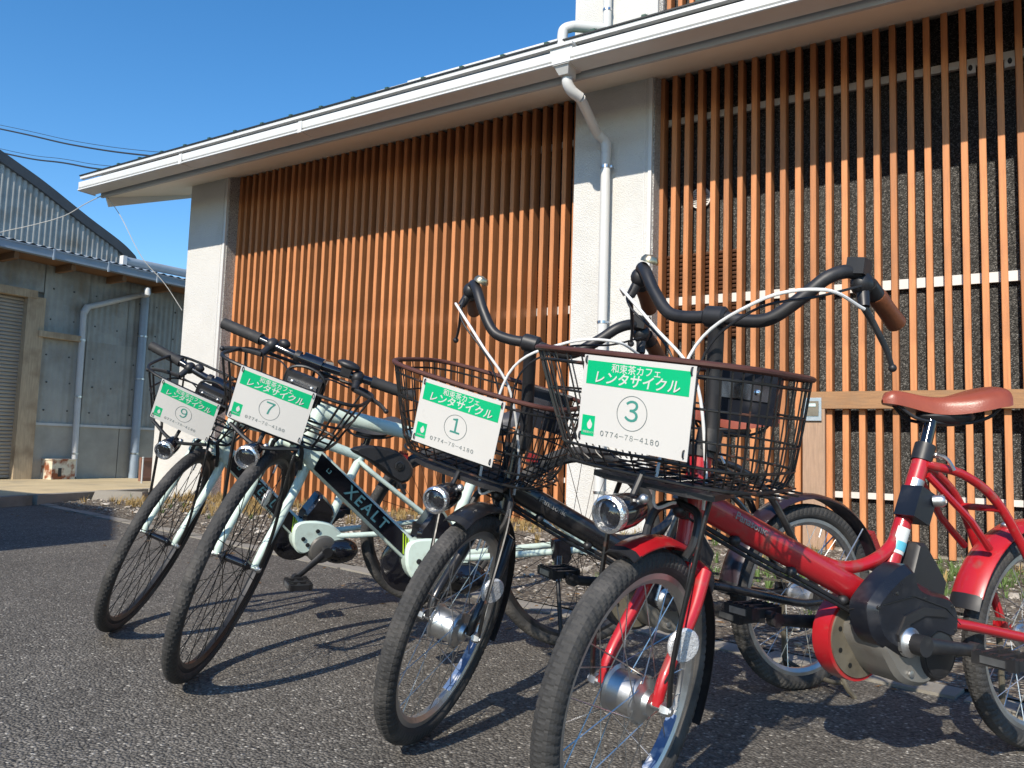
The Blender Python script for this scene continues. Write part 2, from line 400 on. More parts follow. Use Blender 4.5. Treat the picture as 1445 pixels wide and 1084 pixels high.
def tuft(mb, c, h, n, sp):
    for i in range(n):
        a = random.uniform(0,6.28); l = h*random.uniform(.5,1.15); d = V(math.cos(a), math.sin(a), 0); b = Vector(c)+d*random.uniform(0,sp*.35)
        w2 = V(-d.y, d.x, 0)*random.uniform(.0016,.0034); lean = random.uniform(.15,.95)*sp
        p1 = b+d*lean*.35+V(0,0,l*.6); p2 = b+d*lean+V(0,0,l*random.uniform(.75,1))
        mb.add([b-w2, b+w2, p1+w2*.8, p1-w2*.8, p2], [(0,1,2,3),(3,2,4)])
g = MB()
for k in range(420):
    x = random.uniform(-8.2, -2.3) if random.random() < .85 else random.uniform(-2.3, 3.2)
    y = random.gauss(5.95, .22) if random.random() < .7 else random.uniform(5.0, 6.1)
    tuft(g, (x, min(y, 6.15), .02), random.uniform(.04,.13), 16, random.uniform(.04,.10))
for k in range(120):
    x = random.uniform(-8.0,-5.4); y = random.uniform(4.6, 6.0); tuft(g, (x,y,.02), random.uniform(.05,.14), 18, .09)
o = g.build('dry_grass', 'dry_grass', angle=None, kind='stuff'); o['label'] = 'dry straw coloured grass growing along the foot of the slatted wall'; o['category'] = 'grass'
g = MB()
for k in range(330):
    q = random.random()
    if q < .5: x, y = random.gauss(.15,.45), random.gauss(5.3,.4)
    elif q < .75: x, y = random.gauss(-1.2,.5), random.gauss(4.4,.5)
    else: x, y = random.uniform(-8,3), random.uniform(4.4, 6.1)
    tuft(g, (x, min(y, 6.12), .02), random.uniform(.03,.10), 18, random.uniform(.04,.09))
o = g.build('green_weeds', 'weed', angle=None, kind='stuff'); o['label'] = 'low green weeds growing in the soil strip by the slatted wall'; o['category'] = 'weeds'
g = MB()
for k in range(420):
    x = random.uniform(-7.5, 3); y = edgeY(x)+random.gauss(.25, .45)
    if y < .8: continue
    z = .004 if y < edgeY(x)+.05 else .035
    a = random.uniform(0,6.28); l = random.uniform(.008,.026); w_ = l*random.uniform(.2,.5); d = V(math.cos(a),math.sin(a),0); n_ = V(-d.y,d.x,0); c = V(x,y,z)
    g.add([c-d*l, c+n_*w_+V(0,0,random.uniform(.001,.006)), c+d*l+V(0,0,random.uniform(0,.008)), c-n_*w_+V(0,0,random.uniform(0,.004)), c+V(0,0,-.001)], [(0,1,4),(1,2,4),(2,3,4),(3,0,4)])
o = g.build('leaf_litter', 'leaf_litter', angle=None, kind='stuff'); o['label'] = 'small dead leaves and bits of bark along the asphalt edge'; o['category'] = 'litter'
# concrete apron in front of the warehouse
def kx(y): return -8.05-(y-3.6)*.335
g = MB(); P = [V(kx(0.2),.2,0), V(kx(10),10,0), V(-20,10,0), V(-20,.2,0)]
g.plate([p+V(0,0,-.1) for p in P], (0,0,.19))
struct(g.build('apron', 'apron', angle=None))
kr = wroot('kerb', (-8.6, 5, 0)); struct(kr)
k0 = None; ka = math.atan2(1, -.335)
for k in range(12):
    y = .6+k*.8
    if k0 is None: k0 = MB().box((0,0,0), (.785,.13,.2)).build('kerb_stone', 'concrete', kr); o = k0
    else: o = inst(k0, 'kerb_stone', kr)
    o.location = V(kx(y)+.06, y, .0)-kr.location; o.rotation_euler = (0, 0, ka+random.uniform(-.006,.006))
# concrete wheel stop
p = atZ(170, 709); b = MB(); q = [V(-.29,-.075,0),V(.29,-.075,0),V(.29,.075,0),V(-.29,.075,0)]
top = [V(-.26,-.05,.12),V(.26,-.05,.12),V(.26,.05,.12),V(-.26,.05,.12)]
b.add(q+top, [(3,2,1,0),(4,5,6,7),(0,1,5,4),(1,2,6,5),(2,3,7,6),(3,0,4,7)])
o = b.build('parking_block', 'concrete', angle=None); o.location = p; o.rotation_euler = (0,0,rad(28))
tag(o, 'short weathered concrete parking block at the asphalt edge near the warehouse kerb', 'parking block')
# ================================================================== MAIN BUILDING
YP, YS, YW = 6.05, 6.20, 6.36
ZS = 3.93
B = wroot('slatted_building', (-3.0, 6.3, 0)); tag(B, 'white rendered building with orange timber slat screens and a white eaves gutter', 'building')
def sofz(y): return 3.675+(y-5.42)*(ZS-3.675)/(YS-5.42)
# back wall
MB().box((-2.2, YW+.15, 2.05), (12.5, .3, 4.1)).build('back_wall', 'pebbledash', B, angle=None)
# white pillars: front face with a shallow bead on the right edge
def pillar(x0, x1):
    p = MB().box(((x0+x1)/2, (YP+YW+.2)/2, 2.02), (x1-x0, YW+.2-YP, 4.04)).build('pillar', 'white_render', B, angle=None)
    MB().box((x1+.017, (YP+.02+YW)/2, 2.0), (.034, YW-YP-.02, 4.0)).build('reveal', 'pebbledash_grey', p, angle=None)
    MB().box((x1+.006, YP+.004, 2.0), (.03, .03, 4.0)).build('corner_bead', 'white_plastic', p, angle=None)
    MB().box((x1-.045, YP-.002, 2.0), (.006, .008, 4.0)).build('groove_bead', 'white_bar', p, angle=None)
    return p
pillar(-8.585, -7.90); pil2 = pillar(-3.17, -2.46)
MB().box((-8.81, 6.24, .62), (.44, .34, 1.24)).build('side_wall', 'white_render', B, angle=None)
mc = MB().box((-8.79, 6.2, 1.52), (.36, .2, .52)).build('cabinet', 'slate_panel', B, angle=None)
MB().box((-8.79, 6.095, 1.52), (.31, .012, .46)).build('cabinet_door', 'slate_panel', mc, angle=None)
# concrete footing under the slats
MB().box((-2.2, 6.33, .0), (12.4, .12, .09)).build('footing', 'concrete', B, angle=None)
# slats
SW, SD = .043, .105
def slat_mesh(z0, z1):
    h = [(-SW/2+.003,-SD/2),(SW/2-.003,-SD/2),(SW/2,-SD/2+.003),(SW/2,SD/2),(-SW/2,SD/2),(-SW/2,-SD/2+.003)]
    return MB().plate([V(x,y,z0) for x,y in h], (0,0,z1-z0))
sm = None
def slats(xs, y, z0, z1, src):
    for x in xs:
        if src is None: src = slat_mesh(z0, z1).build('slat', 'slat_wood', B, angle=None); o = src
        else: o = inst(src, 'slat', B)
        o.location = V(x+random.uniform(-.0015,.0015), y+SD/2+random.uniform(-.002,.002), 0)-B.location
        o.rotation_euler = (random.uniform(-.0008,.0008), random.uniform(-.0006,.0006), random.uniform(-.012,.012))
    return src
PT = .1128
xs1 = [-7.842+k*.1122 for k in range(42) if -7.842+k*.1122 < -3.19]
xs2 = [-2.4147+k*.1123 for k in range(46)]
sm = slats(xs1+xs2, YS, .035, ZS, None)
# white rails behind the slats
for zc, hh in ((.437,.045), (1.99,.072), (3.57,.058)):
    for x0, x1 in ((-7.86,-3.18), (-2.42,-.16), (-.145,2.75)):
        MB().box(((x0+x1)/2, YW-.028, zc), (x1-x0, .03, hh)).build('rail', 'white_bar', B, angle=None)
# louvred vents, round vent and small boxes behind the screen
def louvre(x0, x1, z0, z1, n, m):
    b = MB().box(((x0+x1)/2, YW-.004, (z0+z1)/2), (x1-x0, .006, z1-z0))
    for k in range(n):
        z = z0+(k+.5)*(z1-z0)/n
        b.box(((x0+x1)/2, YW-.022, z), (x1-x0, .03, (z1-z0)/n*.42), Matrix.Rotation(.5,3,'X'))
    b.build('louvre_vent', m, B, angle=None)
a = atY(738, 440, YW); c = atY(806, 385, YW); louvre(a.x, c.x, a.z, c.z+.05, 13, 'louvre')
a = atY(938, 440, YW); c = atY(1050, 350, YW); louvre(a.x, c.x, a.z-.25, c.z, 20, 'dark_louvre')
c = atY(990, 281, YW); rv = MB().ring((c.x, YW-.02, c.z), (0,1,0), .085, [(-.006,-.01),(.006,-.01),(.006,.01),(-.006,.01)], 28)
for k in range(9):
    z = (k-4)*.018; hw = math.sqrt(max(.0001,.085**2-z*z)); rv.box((c.x, YW-.02, c.z+z), (hw*2, .012, .009))
rv.build('round_vent', 'white_bar', B, angle=None)
for u, v in ((1369.5, 99), (1425, 89)):
    c = atY(u, v, YW-.03); q = MB().box((c.x, YW-.03, c.z), (.065,.05,.075)).build('junction_box', 'white_bar', B, angle=None)
    MB().ell((c.x, YW-.056, c.z+.005), (.014,.012,.022)).build('lamp_socket', 'black_plastic', q)
# eaves: sloped soffit, fascia, gutter, roof edge, roof
XL, XR = -9.57, 3.2
sf = MB(); sf.plate([V(XL+.12,5.42,sofz(5.42)), V(XR,5.42,sofz(5.42)), V(XR,6.7,sofz(6.7)), V(XL+.12,6.7,sofz(6.7))], (0,0,.05))
sf.build('soffit', 'soffit', B, angle=None)
MB().box(((XL+.12+XR)/2, 5.405, 3.745), (XR-XL-.12, .03, .16)).build('fascia', 'fascia_grey', B, angle=None)
MB().box((XL+.11, 6.05, 3.98), (.025, 1.3, .34), Matrix.Rotation(rad(21.7),3,'X')).build('verge_board', 'soffit', B, angle=None)
gp = [(5.19,3.705),(5.36,3.705),(5.385,3.73),(5.385,3.80),(5.375,3.80),(5.375,3.735),(5.355,3.716),(5.20,3.716),(5.192,3.80),(5.205,3.803),(5.205,3.812),(5.172,3.812),(5.170,3.80),(5.174,3.744),(5.188,3.738),(5.188,3.728),(5.166,3.722),(5.163,3.708),(5.17,3.703)]
gt = MB(); gt.plate([V(XL,y,z) for y,z in gp], (XR-XL,0,0)); fixn(gt.build('gutter', 'white_plastic', B, angle=None))
for xj in (-7.6, -5.75, -.9, .95):
    MB().plate([V(xj,y,z) for y,z in ((5.159,3.70),(5.30,3.70),(5.30,3.706),(5.169,3.7075),(5.169,3.814),(5.165,3.816),(5.165,3.742),(5.159,3.72))], (.05,0,0)).build('gutter_joint', 'white_plastic', B, angle=None)
MB().box((XL+.004, 5.28, 3.757), (.008,.215,.11)).build('gutter_end', 'white_plastic', B, angle=None)
rs = MB().box(((XL-.03+XR)/2, 5.222, 3.884), (XR-XL+.03, .045, .034)).build('roof_flashing', 'white_plastic', B, angle=None)
MB().box(((XL-.03+XR)/2, 5.218, 3.908), (XR-XL+.04, .06, .012)).build('drip_edge', 'roof_edge', rs, angle=None)
rf = MB(); s21 = math.tan(rad(21)); rf.plate([V(XL-.03,5.235,3.905), V(XR,5.235,3.905), V(XR,9.6,3.905+4.33*s21), V(XL-.03,9.6,3.905+4.33*s21)], (0,0,.03))
rfo = rf.build('roof', 'roof_green', B, angle=None)
sg0 = None
for k in range(28):
    x = -9.35+k*.42
    if sg0 is None:
        sg = MB().box((0,0,.02), (.034,.010,.036)).box((0,.03,.008), (.034,.07,.008)).box((0,.012,.036),(.05,.006,.007)); sg0 = sg.build('snow_guard', 'roof_green', B, angle=None); o = sg0
    else: o = inst(sg0, 'snow_guard', B)
    o.location = V(x, 5.27, 3.94)-B.location
# low white upstand lying on the roof
a = atY(531, 130, 5.95); c = atY(788, 56, 5.95)
MB().box(((a.x+c.x)/2, 5.99, a.z-.02), (c.x-a.x, .08, .06)).box(((a.x+c.x)/2+.2, 6.0, a.z+.03), (c.x-a.x-.4, .06, .014)).build('roof_upstand', 'white_plastic', B, angle=None)
# upper storey
a = atY(812, 30, 7.0); c = atY(928, 30, 7.0)
up1 = MB().box(((a.x+c.x)/2, 7.15, 5.6), (c.x-a.x, .3, 2.6)).build('upper_pillar', 'white_render', B, angle=None)
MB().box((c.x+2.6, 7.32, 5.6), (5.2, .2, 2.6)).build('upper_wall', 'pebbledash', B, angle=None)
MB().box((c.x+.02, 7.14, 5.6), (.04, .2, 2.6)).build('upper_reveal', 'pebbledash_grey', B, angle=None)
MB().box((c.x+2.6, 7.19, 4.83), (5.0, .03, .07)).build('rail', 'white_bar', B, angle=None)
for k in range(24):
    x = c.x+.09+k*.1142; o = inst(sm, 'slat', B, V(x, 7.12, 2.25)-B.location)
pc = atY(857, 20, 6.93)
dp = MB().tube([(pc.x,6.93,4.3),(pc.x,6.93,6.8)], .043, 16).build('upper_downpipe', 'white_plastic', B)
zc = atY(857, 15, 6.93).z; MB().ring((pc.x,6.93,zc),(0,0,1),.044,[(0,-.012),(.004,-.012),(.004,.012),(0,.012)],20).build('pipe_clip', 'steel', dp)
# gutter outlet, elbow, offset pipe and downpipe
hx = atY(794, 80, 5.2).x
ho = MB()
ho.plate([V(hx-.10,5.17,3.84),V(hx+.10,5.17,3.84),V(hx+.075,5.17,3.70),V(hx-.075,5.17,3.70)], (0,.2,0))
ho.box((hx,5.26,3.848),(.215,.22,.018))
ho.plate([V(hx-.065,5.18,3.70),V(hx+.065,5.18,3.70),V(hx+.04,5.22,3.64),V(hx-.04,5.22,3.64)], (0,.13,0))
ho.build('gutter_outlet', 'white_plastic', B, angle=None)
px, py = atY(851, 400, YP-.085).x, YP-.085
zb = atY(855, 205, py).z
path = smooth_path([(hx,5.29,3.67),(hx,5.29,3.60),(hx+.02,5.33,3.545),(hx+.06,5.40,3.51)], 4)
dpo = MB().tube(path, .044, 18)
dpo.tube([path[-1], V(px-.05,py-.075,zb+.085)], .041, 18).tube(smooth_path([V(px-.05,py-.075,zb+.085), V(px-.012,py-.018,zb+.045), V(px,py,zb), V(px,py,zb-.07)], 5), .0445, 18)
dpo.tube([(px,py,zb-.06),(px,py,.0)], .041, 18)
dpo = dpo.build('downpipe', 'white_plastic', B)
for u, v in ((856, 236), (851, 455), (846, 695)):
    z = atY(u, v, py).z; MB().ring((px,py,z),(0,0,1),.042,[(0,-.011),(.004,-.011),(.004,.011),(0,.011)],20).box((px+.05,py+.02,z),(.025,.05,.02)).build('pipe_clip', 'steel', dpo, angle=None)
MB().tube(smooth_path([(hx-.02,5.225,3.85),(hx-.02,5.225,3.97),(hx-.005,5.235,4.02),(hx+.05,5.27,4.045)],5)+[V(hx+.24,5.45,4.06)], .042, 16).build('roof_pipe', 'white_plastic', B)
# old wooden rail with post standing in front of the screen
RY = 6.165
a = atY(1131, 553.5, RY); b2 = atY(1131, 577, RY); c = atY(1149, 640, RY)
Wd = wroot('wooden_rail', (c.x, RY, 0)); tag(Wd, 'weathered wooden rail on posts standing before the slat screen, behind the red bicycle saddle', 'rail')
MB().box((a.x+1.1, RY, (a.z+b2.z)/2), (2.2, .05, a.z-b2.z)).build('rail_board', 'old_wood', Wd, angle=None)
for x in (c.x, a.x+2.1): MB().box((x, RY+.002, b2.z/2), (.155, .045, b2.z)).build('post', 'post_wood', Wd, angle=None)
c = atY(1148, 578, RY); q = MB().box((c.x, RY-.034, c.z), (.125,.012,.17)).build('metal_holder', 'steel', Wd, angle=None)
MB().box((c.x, RY-.045, c.z+.005), (.085,.012,.11)).build('holder_cup', 'guard_plate', q, angle=None)
MB().box((c.x, RY-.053, c.z+.03), (.05,.006,.022)).build('holder_slot', 'chrome', q, angle=None)
# ================================================================== WAREHOUSE ON THE LEFT
XW = -11.5
Wh = wroot('warehouse', (-11.5, 6.5, .09)); tag(Wh, 'old corrugated metal warehouse with blue gutter, roller shutter and stepped roof', 'warehouse')
def corr(name, X, y0, y1, zf0, zf1, wl, amp, m, step=6):
    n = int((y1-y0)/wl*step); b = MB()
    for i in range(n+1):
        y = y0+(y1-y0)*i/n; x = X+amp*math.cos(2*math.pi*(y-y0)/wl)
        b.v += [V(x, y, zf0(y)), V(x, y, zf1(y))]
    for i in range(n): b.f.append((2*i, 2*i+2, 2*i+3, 2*i+1))
    return b.build(name, m, Wh, angle=60)
MB().box((XW-.3, 5, 1.7), (.5, 14, 3.2)).build('wall_core', 'cement_panel', Wh, angle=None)
yD = atX(20, 600, XW).y      # right side of the shutter opening
yPf = atX(46, 600, XW).y
# corrugated sheets above, flat panels below
y = yPf; k = 0
for wdt in (.66, .62, .78, .8, .8, .8, .8):
    corr('corrugated_sheet', XW+(.004 if k % 2 else 0), y+.004, y+wdt, lambda q: .86, lambda q: 2.12, .09, .006, 'corrugated_pale')
    corr('corrugated_sheet', XW+(.0 if k % 2 else .005), y+.004, y+wdt, lambda q: 2.12, lambda q: 3.28, .09, .006, 'corrugated')
    MB().box((XW-.012, y+wdt/2, .475), (.03, wdt-.012, .77)).build('base_panel', 'cement_panel', Wh, angle=None)
    y += wdt; k += 1
corr('corrugated_sheet', XW, -2, yPf, lambda q: 2.72, lambda q: 3.28, .09, .006, 'corrugated')
MB().box((XW+.012, yPf+2.6, .862), (.03, 5.2, .035)).build('drip_rail', 'grey_pipe', Wh, angle=None)
bo = MB()
for zz in (1.05, 1.45, 1.85, 2.35, 2.8):
    yy = yPf+.12
    while yy < yPf+5: bo.lathe((XW+.004, yy+random.uniform(-.03,.03), zz+random.uniform(-.02,.02)), (1,0,0), [(.014,0),(.012,.006),(.005,.011),(.001,.012)], 8); yy += .33
bo.build('sheet_bolts', 'verge', Wh, kind='stuff')
# roller shutter and its timber frame
sh = MB(); z = .1
while z < 2.62: sh.lathe((XW-.05, yD-2.9, z+.027), (0,1,0), [(.026,0),(.026,2.9)], 8); z += .05
sh.build('roller_shutter', 'shutter', Wh, angle=None)
MB().box((XW+.02, (yD+yPf)/2, 1.36), (.12, yPf-yD, 2.54)).build('door_post', 'timber_frame', Wh, angle=None)
MB().box((XW+.025, yD-1.35, 2.66), (.13, 2.7+yPf-yD, .11)).build('door_lintel', 'timber_frame', Wh, angle=None)
a = atX(53, 467, XW+.06); c = atX(112, 484, XW+.06)
MB().box((XW+.06, (a.y+c.y)/2, (a.z+c.z)/2+.01), (.1, c.y-a.y, .085)).build('ledge_board', 'timber_frame', Wh, angle=None)
# eave: timbers, gutter, lean-to roof
XG = -11.02
za = atX(130, 373, XG).z
MB().box((XG+.02, 4.5, za+.005), (.10, 13, .105)).box((XG+.075, 4.5, za+.055), (.012, 13, .014)).build('gutter', 'blue_gutter', Wh, angle=None)
MB().box((XW+.22, 4.5, za-.02), (.42, 13, .05)).build('eave_board', 'eave_timber', Wh, angle=None)
r0 = None
for k in range(16):
    y = -1.6+k*.76
    if r0 is None: r0 = MB().box((0,0,0), (.42,.06,.1)).build('rafter', 'eave_timber', Wh, angle=None); o = r0
    else: o = inst(r0, 'rafter', Wh)
    o.location = V(XW+.24, y, za-.09)-Wh.location
h0 = None
for k in range(14):
    y = .2+k*.78
    if h0 is None: h0 = MB().box((0,0,0), (.02,.022,.15)).build('gutter_hook', 'blue_gutter', Wh, angle=None); o = h0
    else: o = inst(h0, 'gutter_hook', Wh)
    o.location = V(XG+.08, y, za)-Wh.location
XU = -12.7
n = 520; b = MB(); zr0 = za+.09; zr1 = zr0+.33
for i in range(n+1):
    y = -2+13*i/n; dz = .012*math.cos(2*math.pi*(y+2)/.13); b.v += [V(XG+.03,y,zr0+dz), V(XU,y,zr1+dz)]
for i in range(n): b.f.append((2*i,2*i+1,2*i+3,2*i+2))
b.build('lean_to_roof', 'blue_roof', Wh, angle=60)
# higher gable wall standing behind the lean-to roof
Q = [atX(0, 215, XU), atX(60, 258, XU), atX(120, 306, XU), atX(165, 340, XU), atX(183, 357, XU)]
def topz(y):
    pts = [(-3, Q[0].z-(Q[1].z-Q[0].z)/(Q[1].y-Q[0].y)*(Q[0].y+3))]+[(q.y, q.z) for q in Q]
    for (ya, z1), (yb, z2) in zip(pts, pts[1:]):
        if ya <= y <= yb: return z1+(z2-z1)*(y-ya)/(yb-ya)
    return pts[-1][1]
yE = atX(163, 380, XU).y; yR = atX(181, 370, XU).y
corr('gable_sheet', XU+.02, 3.0, yE, lambda q: zr1-.3, lambda q: topz(q)-.06, .085, .011, 'corrugated', 8)
MB().plate([V(XU-.0,yE,zr1-.3),V(XU-.0,yR,zr1-.3),V(XU-.0,yR,topz(yR)-.02),V(XU-.0,yE,topz(yE)-.02)],(-.1,0,0)).build('gable_end_panel', 'cement_panel', Wh, angle=None)
vp = smooth_path([V(XU+.02,3.0,topz(3.0))]+[V(XU+.02,q.y,q.z) for q in Q]+[atX(190,366,XU+.02), atX(189.5,384,XU+.02)], 4)
vb = MB()
for i in range(len(vp)-1):
    a, c = vp[i], vp[i+1]; dn = (c-a).normalized(); nn = V(0,-dn.z,dn.y)
    if nn.z < -.2: nn = -nn
L = []
for i, a in enumerate(vp):
    dn = (vp[min(i+1,len(vp)-1)]-vp[max(i-1,0)]).normalized(); nn = V(0,-dn.z,dn.y); L += [a+V(.06,0,0), a+V(.06,0,0)-nn*.15, a+V(-.5,0,0)-nn*.15, a+V(-.5,0,0)]
vb.v = L
for i in range(len(vp)-1):
    for j in range(4): vb.f.append((i*4+j, i*4+(j+1)%4, (i+1)*4+(j+1)%4, (i+1)*4+j))
vb.f += [(3,2,1,0), tuple(len(L)-4+j for j in range(4))]
fixn(vb.build('verge_capping', 'verge', Wh, angle=50))
MB().box((XU-1.5, 4.6, 3.0), (2.8, yR*2-4.6-4.6+.2, 1.0)).build('gable_core', 'cement_panel', Wh, angle=None)
a = atX(175, 368, XU+.35); c = atX(262, 386, XU+.35)
MB().tube([a, a+(c-a)*2.2], .075, 12).build('ridge_cap', 'blue_roof', Wh)
MB().box(a+V(.03,-.03,-.03), (.1,.07,.2)).build('ridge_end', 'white_bar', Wh, angle=None)
# rain pipes on the wall
xq = XW+.08
t = [atX(208, 408, XG+.02), atX(208, 413, XG+.02)+V(0,0,-.03), atX(200, 416, xq), atX(122, 434, xq), atX(118, 440, xq), atX(103, 673, xq)]
o = MB().tube(smooth_path(t[:3],4)+[t[3]], .042, 12).tube([t[3]+V(0,.02,.02), t[4]+V(0,0,-.02)], .05, 12).tube([t[4], t[5]], .042, 12).build('rain_pipe', 'grey_pipe', Wh)
for v in (480, 560, 640):
    q = atX(118-(v-440)*.0644, v, xq); MB().ring(q,(0,0,1),.044,[(0,-.012),(.006,-.012),(.006,.012),(0,.012)],14).build('pipe_clip', 'steel', o, angle=None)
o = MB().tube([atX(205, 420, xq), atX(187, 676, xq)], .062, 14).build('rain_pipe', 'blue_gutter', Wh)
for v in (475, 535, 640):
    q = atX(205-(v-420)*.0703, v, xq); MB().ring(q,(0,0,1),.064,[(0,-.012),(.006,-.012),(.006,.012),(0,.012)],14).build('pipe_clip', 'steel', o, angle=None)
# rusty box and brown board at the wall
p = atZ(80, 676, .09)
bx = empty('rusty_box', p, (0,0,rad(8))); tag(bx, 'rust stained cream metal box standing on the apron at the warehouse wall', 'box')
MB().box((0,0,.135), (.26,.36,.27)).build('body', 'rusty', bx, angle=None)
MB().box((0,0,.278), (.28,.38,.016)).build('lid', 'rusty', bx, angle=None)
MB().box((.133,-.06,.10), (.006,.05,.12)).build('slot', 'roof_edge', bx, angle=None)
p = atZ(206, 679, .09)
o = MB().box((0,0,.17), (.05,.22,.34)).box((.03,0,.30),(.02,.24,.03)).box((.03,0,.06),(.02,.24,.03)).build('brown_board', 'brown_board', angle=None); o.location = p
tag(o, 'small dark brown board leaning beside the warehouse rain pipe', 'board')
p = atZ(199.5, 682, .09); o = MB().tube([(0,0,0),(0,0,.34)], .011, 8).ell((0,0,.35),(.016,.016,.012)).build('marker_stake', 'grey_pipe'); o.location = p
tag(o, 'thin pale marker stake standing at the apron edge', 'stake')
# neighbouring shed outside the frame, whose shadow lies on the asphalt
Sd = wroot('neighbour_shed', (-8, -5, 0)); tag(Sd, 'plain grey shed whose gable shades the asphalt beside the warehouse', 'shed')
prof = [(x+.62, z) for x, z in ((-5.12,0),(-5.12,3.42),(-7.2,4.45),(-9.3,4.42),(-11.4,3.4),(-11.4,0))]
MB().plate([V(x,-1.5,z) for x,z in prof], (0,-7,0)).build('wall', 'shed_board', Sd, angle=None)
# overhead wires
def wire(name, pts, r, m, label, cat, k=10, twist=None):
    b = MB().tube(smooth_path(pts, k), r, 6)
    if twist: b.tube([p+V(0,0,twist) for p in smooth_path(pts, k)], r*.35, 5)
    return tag(b.build(name, m), label, cat, 'overhead lines and service wires')
def wpt(u, v, d): q = ray(u, v); return CAMP+q*d
wire('power_line', [wpt(-260,130,30), wpt(0,182,26), wpt(110,206,24), wpt(225,221,22.5), wpt(420,232,21)], .024, 'cable_black', 'thick black overhead power line, the upper of two, vanishing behind the roof', 'power line', twist=.13)
wire('power_line', [wpt(-260,150,29), wpt(0,215,26), wpt(90,230,24), wpt(165,241,22.5), wpt(400,255,21)], .024, 'cable_black', 'thick black overhead power line, the lower of two, passing above the warehouse gable', 'power line', twist=.12)
c0 = atY(148, 274, 5.44)
wire('service_wire', [atX(-60,345,-11), atX(0,328,-10.8), atX(45,318,-10.5), atX(90,305,-10.2), atX(120,288,-9.9), c0], .0055, 'cable_grey', 'pale service wire sagging from the eave corner across the warehouse gable', 'wire', 6)
wire('service_wire', [c0+V(.01,0,0), atX(170,305,-9.2), atX(190,345,-9.0), atX(205,370,-8.9), atX(232,400,-8.75), atX(257,438,-8.62)], .005, 'cable_grey', 'thin service wire dropping from the eave corner to the white pillar', 'wire', 6)
# ================================================================== BICYCLES
def steer_T(W, r, rake, st):
    ha = rad(70); k = V(-math.cos(ha), 0, math.sin(ha)); o = V(W-rake/math.sin(ha), 0, r); q = Matrix.Rotation(st, 3, k)
    return lambda p: o+q @ (p-o)
def tyre(mb, c, R, tr, tread, n=576, m=22):
    """tyre of outer radius R with cut tread blocks, wheel axis along y"""
    c = Vector(c); vs = []; fs = []; Rc = R-tr
    for i in range(n):
        a = 2*math.pi*i/n; d = V(math.cos(a), 0, math.sin(a))
        for j in range(m):
            ph = 2*math.pi*(j+.5)/m; q = math.cos(ph); s = math.sin(ph); rr = tr
            if tread == 'block' and q > -.05:
                sgn = 1 if s > 0 else -1
                f = (i/n*96+abs(s)*1.5+(.5 if sgn > 0 else 0)) % 1
                if f < .30 or abs(abs(s)-.42) < .06: rr -= .0017
            elif tread == 'fine' and q > .1:
                f = (i/n*96+abs(s)*2.2) % 1
                if f < .30 and abs(s) > .14: rr -= .0013
            vs.append(c+d*(Rc+q*rr)+V(0, s*rr*.97, 0))
    for i in range(n):
        k = (i+1) % n
        for j in range(m): fs.append((i*m+j, i*m+(j+1) % m, k*m+(j+1) % m, k*m+j))
    mb.add(vs, fs)
def wheel(root, name, c, R, tr, T, tread, rim_m, spoke_m, hub_prof, hub_m, ns=28, refl=None, sticker=False):
    c = Vector(c); ax = V(0,1,0); rr = R-2*tr
    rim = MB(T).ring(c, ax, rr, [(.008,-.010),(.004,-.0125),(-.006,-.0125),(-.016,-.005),(-.016,.005),(-.006,.0125),(.004,.0125),(.008,.010)], 72).build(name, rim_m, root, angle=30)
    t = MB(T); tyre(t, c, R, tr, tread); t.build('tyre', 'rubber', rim, angle=12)
    hub = MB(T).lathe(c, ax, hub_prof, 22).build('hub', hub_m, rim, angle=35)
    fl = max(p[0] for p in hub_prof)*.92; hw = max(p[1] for p in hub_prof)*.55
    sp = MB(T)
    for i in range(ns):
        a = 2*math.pi*i/ns; s = 1 if i % 2 else -1; b = a+(.95 if (i//2) % 2 else -.95)
        p = c+V(math.cos(b)*fl, s*hw, math.sin(b)*fl); q = c+V(math.cos(a)*(rr-.014), s*.002, math.sin(a)*(rr-.014))
        sp.tube([p, q], .00125, 4, caps=False)
    sp.build('spokes', spoke_m, rim)
    if refl is not None:
        a = refl; d = V(math.cos(a), 0, math.sin(a)); p = c+d*(R*.55)
        MB(T).lathe(p+V(0,.006,0), (0,1,0), [(.001,0),(.026,0),(.026,.006),(.022,.009),(.001,.009)], 16).build('spoke_reflector', 'reflector_clear', rim)
    if sticker:
                MB(T).ring(c, V(0,-1,0), rr-.0166, [(-.0012,-.010),(0,-.010),(0,.010),(-.0012,.010)], 12, rad(205), rad(248), u=(1,0,0)).build('rim_sticker', 'rim_sticker', rim)
    MB(T).tube([c+V(math.cos(1.9)*(rr-.012),0,math.sin(1.9)*(rr-.012)), c+V(math.cos(1.9)*(rr-.045),0,math.sin(1.9)*(rr-.045))], .003, 6).build('valve', 'alu', rim)
    return rim
